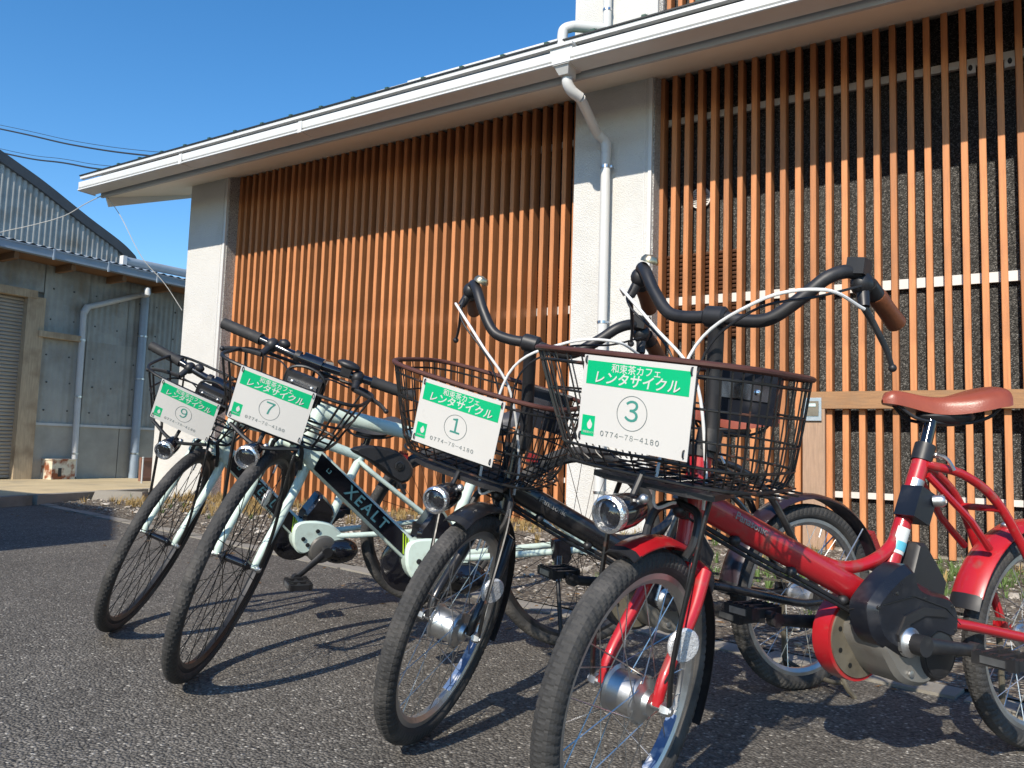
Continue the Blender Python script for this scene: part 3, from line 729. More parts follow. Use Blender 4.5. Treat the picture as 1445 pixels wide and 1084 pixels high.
def sign(root, parent_T, c, num, tiltz=0.06, twist=0.0):
    T = parent_T; c = Vector(c); W, H = .212, .150
    ux = V(-math.sin(twist), math.cos(twist), 0.0); n0 = V(math.cos(twist), math.sin(twist), 0); uy = (V(0,0,1)+n0*tiltz).normalized(); nn = ux.cross(uy).normalized()
    def P(u, v, d=0.0): return c+ux*u+uy*v+nn*(d+.0025*math.sin((u/W+.5)*math.pi))   # the sheet bows a little
    def sheet(u0, v0, u1, v1, d, th, nseg=10):
        b = MB(T)
        for i in range(nseg+1):
            u = u0+(u1-u0)*i/nseg; b.v += [P(u,v0,d), P(u,v1,d), P(u,v1,d+th), P(u,v0,d+th)]
        for i in range(nseg):
            for j in range(4): b.f.append((i*4+j, (i+1)*4+j, (i+1)*4+(j+1) % 4, i*4+(j+1) % 4))
        b.f += [(0,1,2,3), tuple(nseg*4+j for j in (3,2,1,0))]; return b
    bd = fixn(sheet(-W/2,-H/2,W/2,H/2,0,.0016).build('sign_board', 'sign_white', root, angle=30))
    fixn(sheet(-W*.462,H*.175,W*.462,H*.44,.0017,.0003).build('green_band', 'sign_green', bd, angle=30))
    o1 = .0042
    def txt(nm, s, size, m, u, v, bold, align='CENTER', shear=0, space=1.0):
        text_obj(nm, s, size, m, bd, c+ux*u+uy*v+nn*o1, ux, uy, T, bold, align, .0003, shear, space)
    txt('lettering', '和束茶カフェ', .0160, 'sign_white', 0, H*.372, .00012)
    txt('lettering', 'レンタサイクル', .0232, 'sign_white', 0, H*.252, .00035, shear=.14, space=1.04)
    txt('number', chr(ord(num)+0xFEE0), .046, 'sign_teal', 0, -H*.085, .0003)
    txt('phone_number', ''.join(chr(ord(q)+0xFEE0) for q in '0774-78-4180'), .0118, 'sign_ink', -W*.285, -H*.365, .0, 'LEFT', 0, .64)
    MB(T).ring(c+uy*(-H*.09)+nn*o1, nn, .0285, [(-.0006,0),(.0006,0),(.0006,.0003),(-.0006,.0003)], 48, u=ux).build('number_circle', 'sign_ink', bd, angle=None)
    lc = c+ux*(-W*.385)+uy*(-H*.30)+nn*.0022
    lg = MB(T).plate([lc+ux*a*.0165+uy*b*.0175 for a, b in ((-1,-1),(1,-1),(1,1),(-1,1))], nn*.0006).build('emblem_square', 'sign_green', bd, angle=None)
    pts = []
    for i in range(24):
        a = 2*math.pi*i/24; y = math.cos(a); x = math.sin(a)*(1 if y < 0 else (1-y)**.75)
        pts.append(lc+ux*x*.0052+uy*(y*.0088+.003)+nn*.0009)
    fixn(MB(T).plate(pts, nn*.0003).build('emblem_drop', 'sign_white', bd, angle=None))
    text_obj('emblem_lettering', '和束茶カフェ', .0042, 'sign_white', bd, lc+uy*(-.0115)+nn*.0009, ux, uy, T, 0, 'CENTER', .0003)
    for u, v in ((-.47,.44),(.47,.44),(-.47,-.43),(.47,-.43)):
        q = P(u*W, v*H, .0015); MB(T).tube(smooth_path([q-nn*.008+uy*.006, q+nn*.003+uy*.006, q+nn*.0035-uy*.004, q-nn*.006-uy*.006], 4), .0013, 6).build('cable_tie', 'black_plastic', bd)
    return bd
def sloop(z, cx, cy, hx, hy, n=44, e=3.0, tilt=0.0):
    P = []
    for i in range(n):
        a = 2*math.pi*i/n; ca, sa = math.cos(a), math.sin(a)
        x = hx*math.copysign(abs(ca)**(2/e), ca); y = hy*math.copysign(abs(sa)**(2/e), sa)
        P.append(V(cx+x, cy+y, z+tilt*x))
    return P
def lerp(A, B, t): return [a+(b-a)*t for a, b in zip(A, B)]
def headlight(root, T, c, d=V(1,0,-.06), R=.031, L=.085):
    d = Vector(d).normalized(); c = Vector(c)
    h = MB(T).lathe(c-d*L, d, [(.012,0),(.024,.008),(.029,.03),(.031,.06),(R-.001,L-.012)], 22).build('headlight', 'gloss_black', root)
    MB(T).lathe(c-d*.014, d, [(R,0),(R+.0015,.006),(R+.001,.016),(R-.004,.019),(R-.005,.012),(R*.8,.0),(R*.5,-.012),(.006,-.018),(.005,-.004),(.001,-.003)], 26, close=False).build('reflector_bowl', 'faceted_chrome', h)
    MB(T).lathe(c-d*.002, d, [(R-.004,0),(R-.006,.005),(R*.6,.0095),(.001,.011)], 26, close=False).build('lens', 'lamp_glass', h)
    MB(T).tube([c-d*(L*.75)+V(0,0,.022), c-d*(L*.8)+V(-.02,0,.062)], .006, 8).build('light_bracket', 'black_plastic', h)
    MB(T).ell(c-d*(L*.75)+V(0,.022,.022), (.009,.009,.009)).build('bracket_bolt', 'alu', h)
    return h
def saddle(root, c, L, w, m, yaw=0.0, rise=.012, name='saddle'):
    q = Matrix.Rotation(yaw, 3, 'Z'); n, k = 22, 15; vs = []; fs = []
    for i in range(n+1):
        t = i/n; x = L*(.52-t)
        hw = .022+(.5*w-.022)*(1/(1+math.exp(-(t-.58)*12))); 
        if t < .08: hw *= math.sqrt(max(.02, 1-((.08-t)/.08)**2))
        if t > .93: hw *= math.sqrt(max(.02, 1-((t-.93)/.07)**2))
        tp = min(1, math.sqrt(max(.0, 1-((.12-t)/.12)**2)) if t < .12 else 1, math.sqrt(max(.0, 1-((t-.9)/.1)**2)) if t > .9 else 1)
        zt = rise*math.cos(t*2*math.pi)*.9+(t-.3)*.02-.022*(1-tp)
        for j in range(k):
            a = math.pi*j/(k-1); cy = math.cos(a); sz = math.sin(a)
            y = hw*math.copysign(abs(cy)**.72, cy); z = zt-.046*(.25+.75*tp)*(1-sz**.6)*(.72+.4*t)
            vs.append(Vector(c)+q @ V(x, y, z))
    for i in range(n):
        for j in range(k-1): fs.append((i*k+j, i*k+j+1, (i+1)*k+j+1, (i+1)*k+j))
    s = MB(); s.v = vs; s.f = fs
    s.f += [tuple(i*k for i in range(n+1))[::-1]+tuple(i*k+k-1 for i in range(n+1))]
    so_ = fixn(s.build(name, m, root, angle=50))
    b = MB()
    for sg in (-1, 1):
        b.tube(smooth_path([Vector(c)+q @ V(*p) for p in ((L*.40, sg*.008, -.03),(L*.22, sg*.02,-.062),(-L*.15, sg*.022,-.066),(-L*.32, sg*.04,-.052),(-L*.40, sg*.05,-.03))], 5), .004, 8)
    b.ell(Vector(c)+q @ V(-.01,0,-.052), (L*.26, w*.22, .022), rot=q).build('saddle_base', 'black_plastic', so_)
    return so_
def pedal(root, c, m='black_plastic', ay=1):
    c = Vector(c); b = MB()
    for sx in (-1, 1): b.box(c+V(sx*.036, 0, 0), (.014,.088,.024))
    for sy in (-1, 0, 1): b.box(c+V(0, sy*.038, 0), (.066,.012,.02))
    b.tube([c+V(0,-ay*.062,0), c+V(0,ay*.04,0)], .008, 8)
    for sx in (-1, 1):
        for k in range(5): b.box(c+V(sx*.036, -.034+k*.017, .0135), (.012,.006,.004))
    p = b.build('pedal', m, root, angle=None)
    for sx in (-1, 1): MB().box(c+V(sx*.0435,0,0), (.004,.05,.014)).build('pedal_reflector', 'alu', p, angle=None)
    return p
def crank(root, a, b, m='black_plastic'):
    a, b = Vector(a), Vector(b); d = b-a
    o = MB().tube([a, a+d*.15, a+d*.5, a+d*.9, b], [.018,.017,.014,.013,.014], 12, flat=(1, .62)).build('crank_arm', m, root)
    MB().lathe(b+V(0,-.011,0), (0,1,0), [(.001,0),(.016,0),(.016,.022),(.001,.022)], 14).build('crank_end', m, o)
    MB().lathe(a+V(0,-.013,0), (0,1,0), [(.001,0),(.021,0),(.021,.026),(.001,.026)], 16).build('crank_boss', m, o)
    return o
def lever(root, T, p, s, m='black_plastic', reach=V(.045,0,-.03), L=.11, back=V(-.2,.9,-.12)):
    """brake lever: clamp at p, blade running along 'back'"""
    p = Vector(p); back = Vector(back).normalized()
    b = MB(T).ell(p, (.024,.02,.022)).tube([p, p+reach*.6, p+reach], [.012,.011,.010], 10)
    l = b.build('brake_lever', m, root)
    MB(T).tube(smooth_path([p+reach, p+reach+back*L*.35, p+reach+back*L*.75+V(.004,0,-.004), p+reach+back*L+V(.012,0,-.012)], 5), [.008,.0055], 8, flat=(1,.6)).ell(p+reach+back*L+V(.012,0,-.012), (.0075,.0075,.0075)).build('lever_blade', m, l)
    return l

def sport_bike(sp, label):
    W, r = sp['W'], .349
    root = empty('bicycle', (*sp['pos'], 0), (rad(sp['lean']), 0, rad(sp['head'])))
    tag(root, label, 'bicycle', 'rental bicycles parked in a row')
    T = steer_T(W, r, .05, rad(sp['steer']))
    ax = lambda z: W-.095-(z-r)*.364
    hubf = [(.001,-.056),(.008,-.056),(.009,-.047),(.019,-.036),(.019,-.032),(.011,-.028),(.011,.028),(.019,.032),(.019,.036),(.009,.047),(.008,.056),(.001,.056)]
    hubr = [(.001,-.066),(.008,-.066),(.012,-.05),(.028,-.03),(.028,-.025),(.022,-.02),(.022,.02),(.028,.025),(.028,.03),(.012,.05),(.008,.066),(.001,.066)]
    wheel(root, 'front_wheel', (W,0,r), r, .0195, T, 'fine', 'alu_dark', 'spoke_black', hubf, 'gloss_black', 32, refl=rad(sp.get('refl', 40)))
    wheel(root, 'rear_wheel', (0,0,r), r, .0195, None, 'fine', 'alu_dark', 'spoke_black', hubr, 'gloss_black', 32)
    # frame
    dta, dtb = V(ax(.66)-.008, 0, .655), V(.585, 0, .315)
    fr = MB()
    fr.tube([(ax(.635),0,.635),(ax(.80),0,.80)], .024, 16)
    fr.tube([dta, dtb, V(.56,0,.30)], [.029,.031,.034], 14, flat=(1.15,.78))
    tt = smooth_path([(ax(.775),0,.775),(.78,0,.748),(.60,0,.71),(.39,0,.645)], 6)
    fr.tube(tt, [.026,.018], 14, flat=(1.0,.8))
    fr.tube([(.505,0,.345),(.375,0,.685)], .0175, 14)
    for s in (-1, 1):
        fr.tube(smooth_path([(.40,s*.012,.63),(.32,s*.04,.57),(.02,s*.064,.365),(0,s*.066,r)], 5), .0095, 10)
        fr.tube(smooth_path([(.49,s*.03,.325),(.39,s*.045,.328),(.03,s*.066,.347),(0,s*.066,r)], 5), .0115, 10)
        fr.plate([V(.03,s*.068,.375),V(.035,s*.068,.335),V(-.02,s*.068,.33),V(-.03,s*.068,.35),V(-.01,s*.068,.372)], (0,s*.006,0))
    F = fr.build('frame', 'mint_paint', root)
    # motor bracket plate and drive unit
    mp = [(x-.015,z-.05) for x,z in [(.655,.425),(.60,.44),(.52,.43),(.46,.385),(.445,.362),(.50,.345),(.56,.35),(.60,.31),(.635,.315),(.66,.36)]]
    q = fixn(MB().plate(smooth_path([V(x,-.045,z) for x,z in mp],3,True), (0,.09,0), .008).build('motor_bracket', 'mint_paint', root))
    for x, z in ((.55,.35),(.605,.32),(.585,.295)): MB().lathe((x,.046,z),(0,1,0),[(.001,0),(.0085,0),(.0085,.004),(.001,.005)],10).build('bolt', 'black_plastic', q)
    MB().lathe((.62,-.03,.305),(0,1,0),[(.001,0),(.085,0),(.09,.006),(.09,.018),(.08,.022),(.001,.022)],36).build('chainring_guard', 'gloss_black', root)
    mo = MB().lathe((.52,-.05,.275),(0,1,0),[(.001,0),(.055,0),(.062,.01),(.062,.085),(.05,.105),(.03,.112),(.001,.112)],32).build('motor_unit', 'motor_dark', root)
    MB().ell((.445,.035,.262),(.078,.045,.052),20,10).build('motor_cover', 'gloss_black', mo)
    crank(root, V(.52,.09,.278), V(.64,.118,.19)); pedal(root, (.647,.172,.186))
    crank(root, V(.52,-.09,.278), V(.40,-.118,.37)); pedal(root, (.394,-.175,.374), ay=-1)
    # battery pieces on the down tube, black cover with lettering
    bt = [(x-.025,z-.062) for x,z in [(.635,.455),(.575,.40),(.525,.43),(.51,.48),(.565,.555),(.60,.52)]]
    fixn(MB().plate(smooth_path([V(x,-.036,z) for x,z in bt],3,True), (0,.072,0), .012).build('battery', 'gloss_black', root))
    pd = [(x-.035,z-.028) for x,z in [(.80,.655),(.86,.69),(.80,.705),(.72,.69),(.665,.635),(.70,.59)]]
    po = fixn(MB().plate(smooth_path([V(x,-.03,z) for x,z in pd],3,True), (0,.06,0), .01).build('battery_lock', 'black_plastic', root))
    MB().lathe((.68,.031,.617),(0,1,0),[(.015,0),(.015,.003),(.011,.004),(.011,.002),(.007,.002),(.007,.005),(.001,.005)],18).build('key_cylinder', 'alu_dark', po)
    d = (dtb-dta).normalized(); nrm = V(-d.z, 0, d.x); nrm = nrm if nrm.z > 0 else -nrm
    L = (dtb-dta).length
    for sy in (1, -1):
        y = sy*.0255
        pl = [dta+d*L*.07+nrm*.024, dta+d*L*.10-nrm*.026, dta+d*L*.93-nrm*.026, dta+d*L*.86+nrm*.012, dta+d*L*.80+nrm*.024]
        cv = MB().plate([p+V(0,y*.9,0) for p in pl], (0,sy*.004,0)).build('down_tube_cover', 'gloss_black', F, angle=None); fixn(cv)
        y2 = y*.9+sy*.0042
        uxd = d if sy > 0 else -d; uyd = nrm
        if sy > 0:
            text_obj('lettering', 'XEALT', .047, 'decal_mint', F, dta+d*L*.50+V(0,y2,0)-nrm*.001, d, nrm, None, .0008, 'CENTER', .0004, 0, 1.35)
            text_obj('lettering', 'L3', .017, 'decal_mint', F, dta+d*L*.175+V(0,y2,0), d, nrm, None, .0002, 'CENTER', .0004)
        for k in range(3):
            p = dta+d*L*(.775+.022*k)+V(0,y2,0)
            MB().plate([p+nrm*.022, p+nrm*.022+d*.005, p+d*.045-nrm*.024+d*.005, p+d*.045-nrm*.024], (0,sy*.0004,0)).build('stripe', 'decal_lime', F, angle=None)
    # seat
    MB().tube([(.378,0,.68),(.362,0,.745)], .0135, 12).build('seat_post', 'gloss_black', root)
    MB().tube([(.382,0,.665),(.373,0,.695)], .021, 14).box((.352,0,.68),(.03,.02,.016)).build('seat_clamp', 'black_plastic', root)
    saddle(root, (.365,0,.795), .27, .15, 'saddle_grey')
    # fork, brakes and carrier
    fk = MB(T); cz = .655
    fk.tube([(ax(cz),-.06,cz-.012),(ax(cz)+.004,-.03,cz+.01),(ax(cz)+.004,.03,cz+.01),(ax(cz),.06,cz-.012)], .016, 12)
    for s in (-1, 1): fk.tube(smooth_path([(ax(cz),s*.058,cz),(ax(cz)+.055,s*.06,.55),(W-.02,s*.06,.40),(W,s*.057,r)], 5), [.0165,.0105], 12)
    FK = fk.build('fork', 'mint_paint', root)
    for s in (-1, 1): MB(T).tube([(W,s*.05,r),(W,s*.075,r)], .009, 10).lathe((W,s*.066,r),(0,s,0),[(.011,0),(.011,.006),(.006,.012),(.001,.012)],8).build('axle_nut', 'alu', FK)
    for s in (-1, 1): MB(T).tube([(ax(.66)+.05,s*.052,.615),(ax(.66)+.065,s*.045,.67),(ax(.66)+.06,s*.03,.70)], .007, 8).box((ax(.66)+.04,s*.032,.64),(.045,.012,.012)).build('brake_arm', 'black_plastic', root)
    bx, by, bz = sp['sx']-.004, sp['sy'], sp['sz']; zt, zb = bz+.068, bz-.09
    rim = sloop(zt, bx-.135, by+.01, .135, .205, 40, 4.5); bot = sloop(zb, bx-.14, by+.01, .105, .15, 40, 4.5)
    bk = MB(T).tube(rim, .0052, 8, closed=True).tube(bot, .0045, 8, closed=True).tube(lerp(rim,bot,.5), .0035, 6, closed=True)
    for i in range(0, 40, 4): bk.tube([rim[i], lerp(rim,bot,.5)[i], bot[i]], .0035, 6)
    for i in range(5):
        y = by+.01-.11+.055*i; bk.tube([(bx-.24,y,zb),(bx-.04,y,zb)], .003, 6)
    for i in range(3): x = bx-.2+.06*i; bk.tube([(x,by-.13,zb-.002),(x,by+.15,zb-.002)], .003, 6)
    BK = bk.build('basket', 'wire_black', root)
    pk = MB(T).box((bx-.03, by+.055, zt-.005), (.03,.10,.075)).build('basket_lock_box', 'black_plastic', BK, angle=None)
    MB(T).box((bx-.013, by+.055, zt+.008), (.004,.082,.02)).build('metal_plate', 'chrome', pk, angle=None)
    for s in (-1, 1): MB(T).ell((bx-.0105, by+.055+s*.028, zt+.008), (.003,.005,.005)).build('rivet', 'alu', pk)
    MB(T).tube(smooth_path([(bx-.03,by+.0,zt-.03),(bx-.03,by+.005,zt+.035),(bx-.03,by+.055,zt+.055),(bx-.03,by+.105,zt+.035),(bx-.03,by+.11,zt-.03)],5), .0042, 8).build('lock_arch', 'wire_black', pk)
    sign(root, T, (bx+.008, by, bz), sp['num'], .07)
    cr = MB(T)
    for s in (-1, 1): cr.tube(smooth_path([(bx-.06,by+s*.09,zb),(bx-.02,by*.6+s*.085,zb-.05),(W+.01,s*.078,r+.13),(W,s*.072,r)], 6), .0048, 8)
    cr.tube(smooth_path([(bx-.02,by-.10,zb-.008),(bx+.01,by,zb-.03),(bx-.02,by+.10,zb-.008)], 6), .006, 8)
    cr.tube([(bx-.10,by-.07,zb-.006),(bx-.10,by+.07,zb-.006)], .007, 8).tube([(bx-.10,by*.4,zb-.006),(ax(.66)+.01,0,.67)], .008, 8)
    cr.build('basket_carrier', 'wire_black', root)
    headlight(root, T, (bx+.055, by-.005, zb-.055))
    # handlebar
    hx, hz = sp['bx'], sp['bz']; hy = sp.get('hy', 0)
    MB(T).tube([(ax(.79),0,.79),(ax(.9),0,min(.9,hz-.012))], .017, 12).tube([(ax(.9),0,hz-.02),(hx,hy,hz)], .016, 12).tube([(hx,hy-.03,hz),(hx,hy+.03,hz)], .022, 14).build('stem', 'gloss_black', root)
    hb = MB(T).tube(smooth_path([(hx-.045,hy-.295,hz+.004),(hx-.02,hy-.17,hz+.004),(hx,hy-.05,hz),(hx,hy+.05,hz),(hx-.02,hy+.17,hz+.004),(hx-.045,hy+.295,hz+.004)],6), .0125, 12).build('handlebar', 'gloss_black', root)
    for s in (-1, 1):
        g0, g1 = V(hx-.024,hy+s*.175,hz+.004), V(hx-.047,hy+s*.305,hz+.004); n = 14
        rr = [.0165+(.0012 if k % 2 else 0) for k in range(n)]; rr[0] = .0185; rr[-1] = .0175
        MB(T).tube([g0+(g1-g0)*k/(n-1) for k in range(n)], rr, 14).build('grip', 'grip_black', hb)
        lever(hb, T, (hx-.014, hy+s*.135, hz+.002), s, reach=V(.042, s*.01, -.028), back=V(-.02, s*.95, -.10))
    MB(T).ell((hx-.005,hy+.10,hz+.03),(.02,.036,.013)).box((hx,hy+.10,hz+.012),(.018,.03,.03)).build('display', 'black_plastic', hb)
    MB(T).ell((hx-.008,hy-.10,hz+.02),(.014,.018,.014)).ring((hx-.005,hy-.05,hz),(0,1,0),.0135,[(0,-.008),(.004,-.008),(.004,.008),(0,.008)],14).build('clamp', 'black_plastic', hb)
    cb = MB(T)
    for s, e in ((1,-.02),(-1,.02)):
        cb.tube(smooth_path([(hx+.03,hy+s*.13,hz-.025),(hx+.07,hy+s*.06,hz-.02),(hx+.055,hy+e,hz-.10),(ax(.76)+.045,e,.76),(ax(.7)+.04,e*.6,.70)],7), .0026, 6)
    cb.build('brake_cables', 'cable_black', root)
    # kickstand
    zl = lambda y: -y*math.tan(rad(sp['lean']))
    ks = MB().plate([V(.15,.062,.385),V(.09,.062,.395),V(.075,.062,.32),V(.11,.062,.28),V(.14,.062,.32)], (0,.03,0), .006).tube([(.125,.082,.33),(.135,.10,.25)], .015, 10).build('kickstand', 'gloss_black', root)
    MB().tube([(.135,.10,.26),(.15,.18,zl(.18)+.014)], .0075, 10).tube([(.15,.178,zl(.18)+.03),(.152,.184,zl(.18)+.002)], .012, 10).build('stand_leg', 'black_plastic', ks)
    # rear brake
    for s in (-1, 1): MB().tube([(.19,s*.045,.50),(.235,s*.04,.56),(.25,s*.02,.60)], .007, 8).box((.205,s*.03,.53),(.04,.014,.02)).build('brake_arm', 'black_plastic', root)
    MB().box((.20,0,.655),(.02,.05,.03)).build('rear_reflector', 'reflector_red', root, angle=None)
    return root

def mini_bike(sp, label):
    W, r = sp['W'], sp['r']; pm, fm = sp['paint'], sp['fender']
    root = empty('bicycle', (*sp['pos'], 0), (rad(sp['lean']), 0, rad(sp['head'])))
    tag(root, label, 'bicycle', 'rental bicycles parked in a row')
    T = steer_T(W, r, .045, rad(sp['steer']))
    tr = .0235
    hubf = [(.001,-.06),(.007,-.06),(.008,-.048),(.014,-.045),(.040,-.034),(.042,-.03),(.036,-.026),(.034,.018),(.042,.024),(.042,.03),(.022,.036),(.02,.046),(.008,.048),(.007,.06),(.001,.06)]
    hubr = [(.001,-.07),(.008,-.07),(.012,-.055),(.03,-.035),(.03,-.03),(.024,-.026),(.024,.02),(.034,.024),(.034,.034),(.03,.05),(.012,.058),(.008,.07),(.001,.07)]
    wheel(root, 'front_wheel', (W,0,r), r, tr, T, 'block', 'alu', 'spoke_steel', hubf, 'alu', 28, sticker=True)
    wheel(root, 'rear_wheel', (0,0,r), r, tr, None, 'block', 'alu', 'spoke_steel', hubr, 'alu', 28)
    hb_, ht_ = V(W-.14,0,.49), V(W-.172,0,.675)
    hd = (ht_-hb_).normalized()
    fr = MB()
    fr.tube([hb_, ht_], .023, 16)
    ma, mb_ = V(W-.155,0,.593), V(.575,0,.385)
    fr.tube([ma, ma+(mb_-ma)*.5, mb_, V(.54,0,.368)], [.026,.0265,.0255,.0255], 16, flat=(1.1,.88))
    fr.tube([(.535,0,.40),(.40,0,.69)], .0185, 16)
    fr.tube(smooth_path([(.74,0,.472),(.66,0,.452),(.58,0,.458),(.51,0,.49),(.462,0,.55)],6), .0135, 12)
    ch = MB()
    for s in (-1, 1):
        fr.tube(smooth_path([(.408,s*.012,.672),(.30,s*.035,.648),(.19,s*.05,.57),(.06,s*.066,.37),(0,s*.07,r)],6), .0105, 10)
        fr.tube(smooth_path([(.47,s*.03,.335),(.35,s*.045,.325),(.10,s*.068,.275),(0,s*.07,r)],5), .0115, 10)
        fr.plate([V(.035,s*.072,r+.03),V(.04,s*.072,r-.01),V(-.03,s*.072,r-.02),V(-.03,s*.072,r+.02)], (0,s*.006,0))
        fr.tube([(.40,s*.012,.648),(.29,s*.036,.55),(.212,s*.030,.482)], .008, 8)
    fr.tube([(.20,-.05,.575),(.20,.05,.575)], .008, 8)
    F = fr.build('frame', pm, root)
    MB().tube([hb_-hd*.012, hb_+hd*.004], .028, 16).build('headset', 'black_plastic', F)
    MB().tube([ht_-hd*.004, ht_+hd*.016], .028, 16).build('headset', 'black_plastic', F)
    d = (mb_-ma).normalized(); nrm = V(-d.z,0,d.x); nrm = nrm if nrm.z > 0 else -nrm
    text_obj('lettering', 'Panasonic', .022, 'decal_grey', F, ma+d*.13+V(0,.0262,0)+nrm*.006, d, nrm, None, .0001, 'CENTER', .0004)
    for k in range(3):
        p = ma+d*(.12+.16*k)-nrm*.034+V(0,.006,0); MB().ell(p, (.012,.012,.011)).build('cable_clip', 'black_plastic', F)
    MB().tube(smooth_path([ma-nrm*.036+d*.02, ma-nrm*.04+d*.2, ma-nrm*.037+d*.36, V(.57,.02,.33)],6), .005, 8).tube(smooth_path([ma-nrm*.045+d*.02, ma-nrm*.05+d*.2, ma-nrm*.046+d*.36, V(.56,.02,.32)],6), .004, 8).build('frame_cables', 'cable_black', root)
    if sp['num'] == '3':
        MB().ring((.487,0,.503), (V(.40,0,.69)-V(.535,0,.40)), .0189, [(0,-.03),(.0006,-.03),(.0006,.03),(0,.03)], 12, rad(20), rad(160), u=(1,0,.4)).build('sticker', 'decal_white', F, angle=None)
        MB().ring((.487,0,.503), (V(.40,0,.69)-V(.535,0,.40)), .0196, [(0,-.022),(.0005,-.022),(.0005,-.002),(0,-.002)], 12, rad(30), rad(150), u=(1,0,.4)).build('sticker', 'decal_blue', F, angle=None)
        MB().ring((.430,0,.625), (V(.40,0,.69)-V(.535,0,.40)), .0189, [(0,-.012),(.0006,-.012),(.0006,.012),(0,.012)], 12, rad(20), rad(160), u=(1,0,.4)).build('sticker', 'alu', F, angle=None)
        p = mb_+V(0,.0262,0); MB().plate([p-d*.06-nrm*.004, p-d*.015-nrm*.012, p-d*.015+nrm*.002, p-d*.06+nrm*.008], (0,.0008,0)).build('sticker', 'decal_orange', F, angle=None)
    # ring lock on the seat tube
    lk = MB().box((.452,.02,.582), (.055,.05,.07), Matrix.Rotation(-.42,3,'Y')).build('lock', 'navy_plastic', root, angle=None)
    MB().lathe((.425,.042,.592),(-.5,.8,.1),[(.001,0),(.013,0),(.014,.018),(.010,.024),(.001,.024)],16).build('lock_cylinder', 'alu', lk)
    # drive unit
    DX, DZ = -.065, -.066
    def sh(L): return [(x+DX, z+DZ) for x, z in L]
    gd = MB().ring((.585,-.05,.30),(0,1,0), .086, [(-.004,-.012),(.006,-.012),(.008,0),(.006,.03),(-.004,.03)], 40).build('chain_guard', pm, root)
    gp_ = MB(); n = 40; c = V(.585,-.02,.30)
    gp_.lathe(c, (0,1,0), [(.001,0),(.084,0),(.084,.004),(.001,.004)], n).build('guard_plate', 'guard_plate', gd, angle=30)
    for k in range(9):
        a = rad(20+k*40); q = c+V(math.cos(a)*.064, .0042, math.sin(a)*.064); MB().lathe(q,(0,1,0),[(.0055,0),(.0055,.0006),(.001,.0006)],10).build('guard_hole', 'roof_edge', gd)
    cas = [(.70,.40),(.675,.34),(.635,.295),(.57,.28),(.525,.30),(.50,.35),(.52,.42),(.60,.45)]
    mo = fixn(MB().plate(smooth_path([V(x,-.04,z) for x,z in sh(cas)],3,True), (0,.115,0), .01).build('motor_unit', 'motor_grey', root))
    cov = [(.735,.445),(.715,.475),(.66,.515),(.615,.53),(.60,.50),(.545,.475),(.485,.455),(.462,.415),(.475,.375),(.53,.385),(.58,.352),(.625,.338),(.68,.362),(.72,.392)]
    fixn(MB().plate(smooth_path([V(x,.028,z) for x,z in sh(cov)],4,True), (0,.058,0), .016).build('motor_cover', 'navy_plastic', mo))
    arc = [(.66,.36),(.668,.395),(.645,.43),(.59,.445),(.52,.435),(.515,.42),(.585,.428),(.632,.414),(.65,.388),(.642,.358)]
    fixn(MB().plate([V(x,.086,z) for x,z in sh(arc)], (0,.005,0)).build('cover_rib', 'black_plastic', mo, angle=None))
    MB().lathe((.465,.02,.278),(0,1,0),[(.001,0),(.058,0),(.06,.045),(.05,.062),(.03,.067),(.001,.068)],30).build('motor_cap', 'black_plastic', mo)
    MB().lathe((.55,.076,.245),(0,1,0),[(.001,0),(.007,0),(.007,.004),(.001,.005)],8).build('bolt', 'alu', mo)
    for x, z in ((.655,.385),(.60,.41),(.515,.395),(.43,.375),(.42,.325)): MB().lathe((x,.0842,z),(0,1,0),[(.001,0),(.0042,0),(.0042,.003),(.0025,.0034),(.001,.0034)],8).build('bolt', 'alu_dark', mo)
    MB().tube([(.675,.03,.372),(.64,.087,.39),(.55,.0875,.402),(.45,.0872,.372),(.40,.084,.335)], .0011, 5).build('cover_seam', 'roof_edge', mo)
    MB().ring((.465,.083,.278),(0,1,0),.046,[(-.0012,0),(.0012,0),(.0012,.001),(-.0012,.001)],32).build('cap_groove', 'alu_dark', mo)
    chn = MB()
    for k in range(56):
        t = k/56; x = .60*(1-t)+.0*t
        for zz in ((.378*(1-t)+(r+.032)*t), (.222*(1-t)+(r-.032)*t)):
            chn.box((x,-.045,zz), (.0085,.007 if k % 2 else .004,.0065))
    chn.build('chain', 'guard_plate', root, angle=None, kind='stuff')
    # battery behind the seat tube
    fixn(MB().plate([V(.49,-.045,.41),V(.455,-.045,.50),V(.43,-.045,.50),V(.36,-.045,.41),V(.375,-.045,.37)], (0,.075,0), .008).build('battery', 'black_plastic', root))
    MB().lathe((.57,.085,.312),(0,1,0),[(.03,0),(.03,.008),(.024,.012),(.02,.02),(.001,.02)],20).build('crank_collar', 'alu', mo)
    e = V(.415,.125,.292); crank(root, V(.57,.115,.312), e); pedal(root, e+V(-.005,.06,-.005))
    e = V(.725,-.12,.325); crank(root, V(.57,-.10,.312), e); pedal(root, e+V(.012,-.055,.012), ay=-1)
    # saddle
    MB().tube([(.395,0,.70),(.362,0,.79)], .0135, 12).build('seat_post', 'gloss_black', root)
    cl = MB().tube([(.405,0,.678),(.389,0,.715)], .0225, 16).build('seat_clamp', 'black_plastic', root)
    MB().tube([(.375,-.01,.695),(.362,.015,.692)], .007, 8).tube(smooth_path([(.378,.02,.695),(.372,.04,.685),(.362,.05,.66)],4), .004, 6).build('quick_release', 'alu', cl)
    saddle(root, (sp['saddle'][0],0,sp['saddle'][1]), sp.get('sl', .28), .17, 'saddle_brown', rad(sp.get('syaw', 0)))
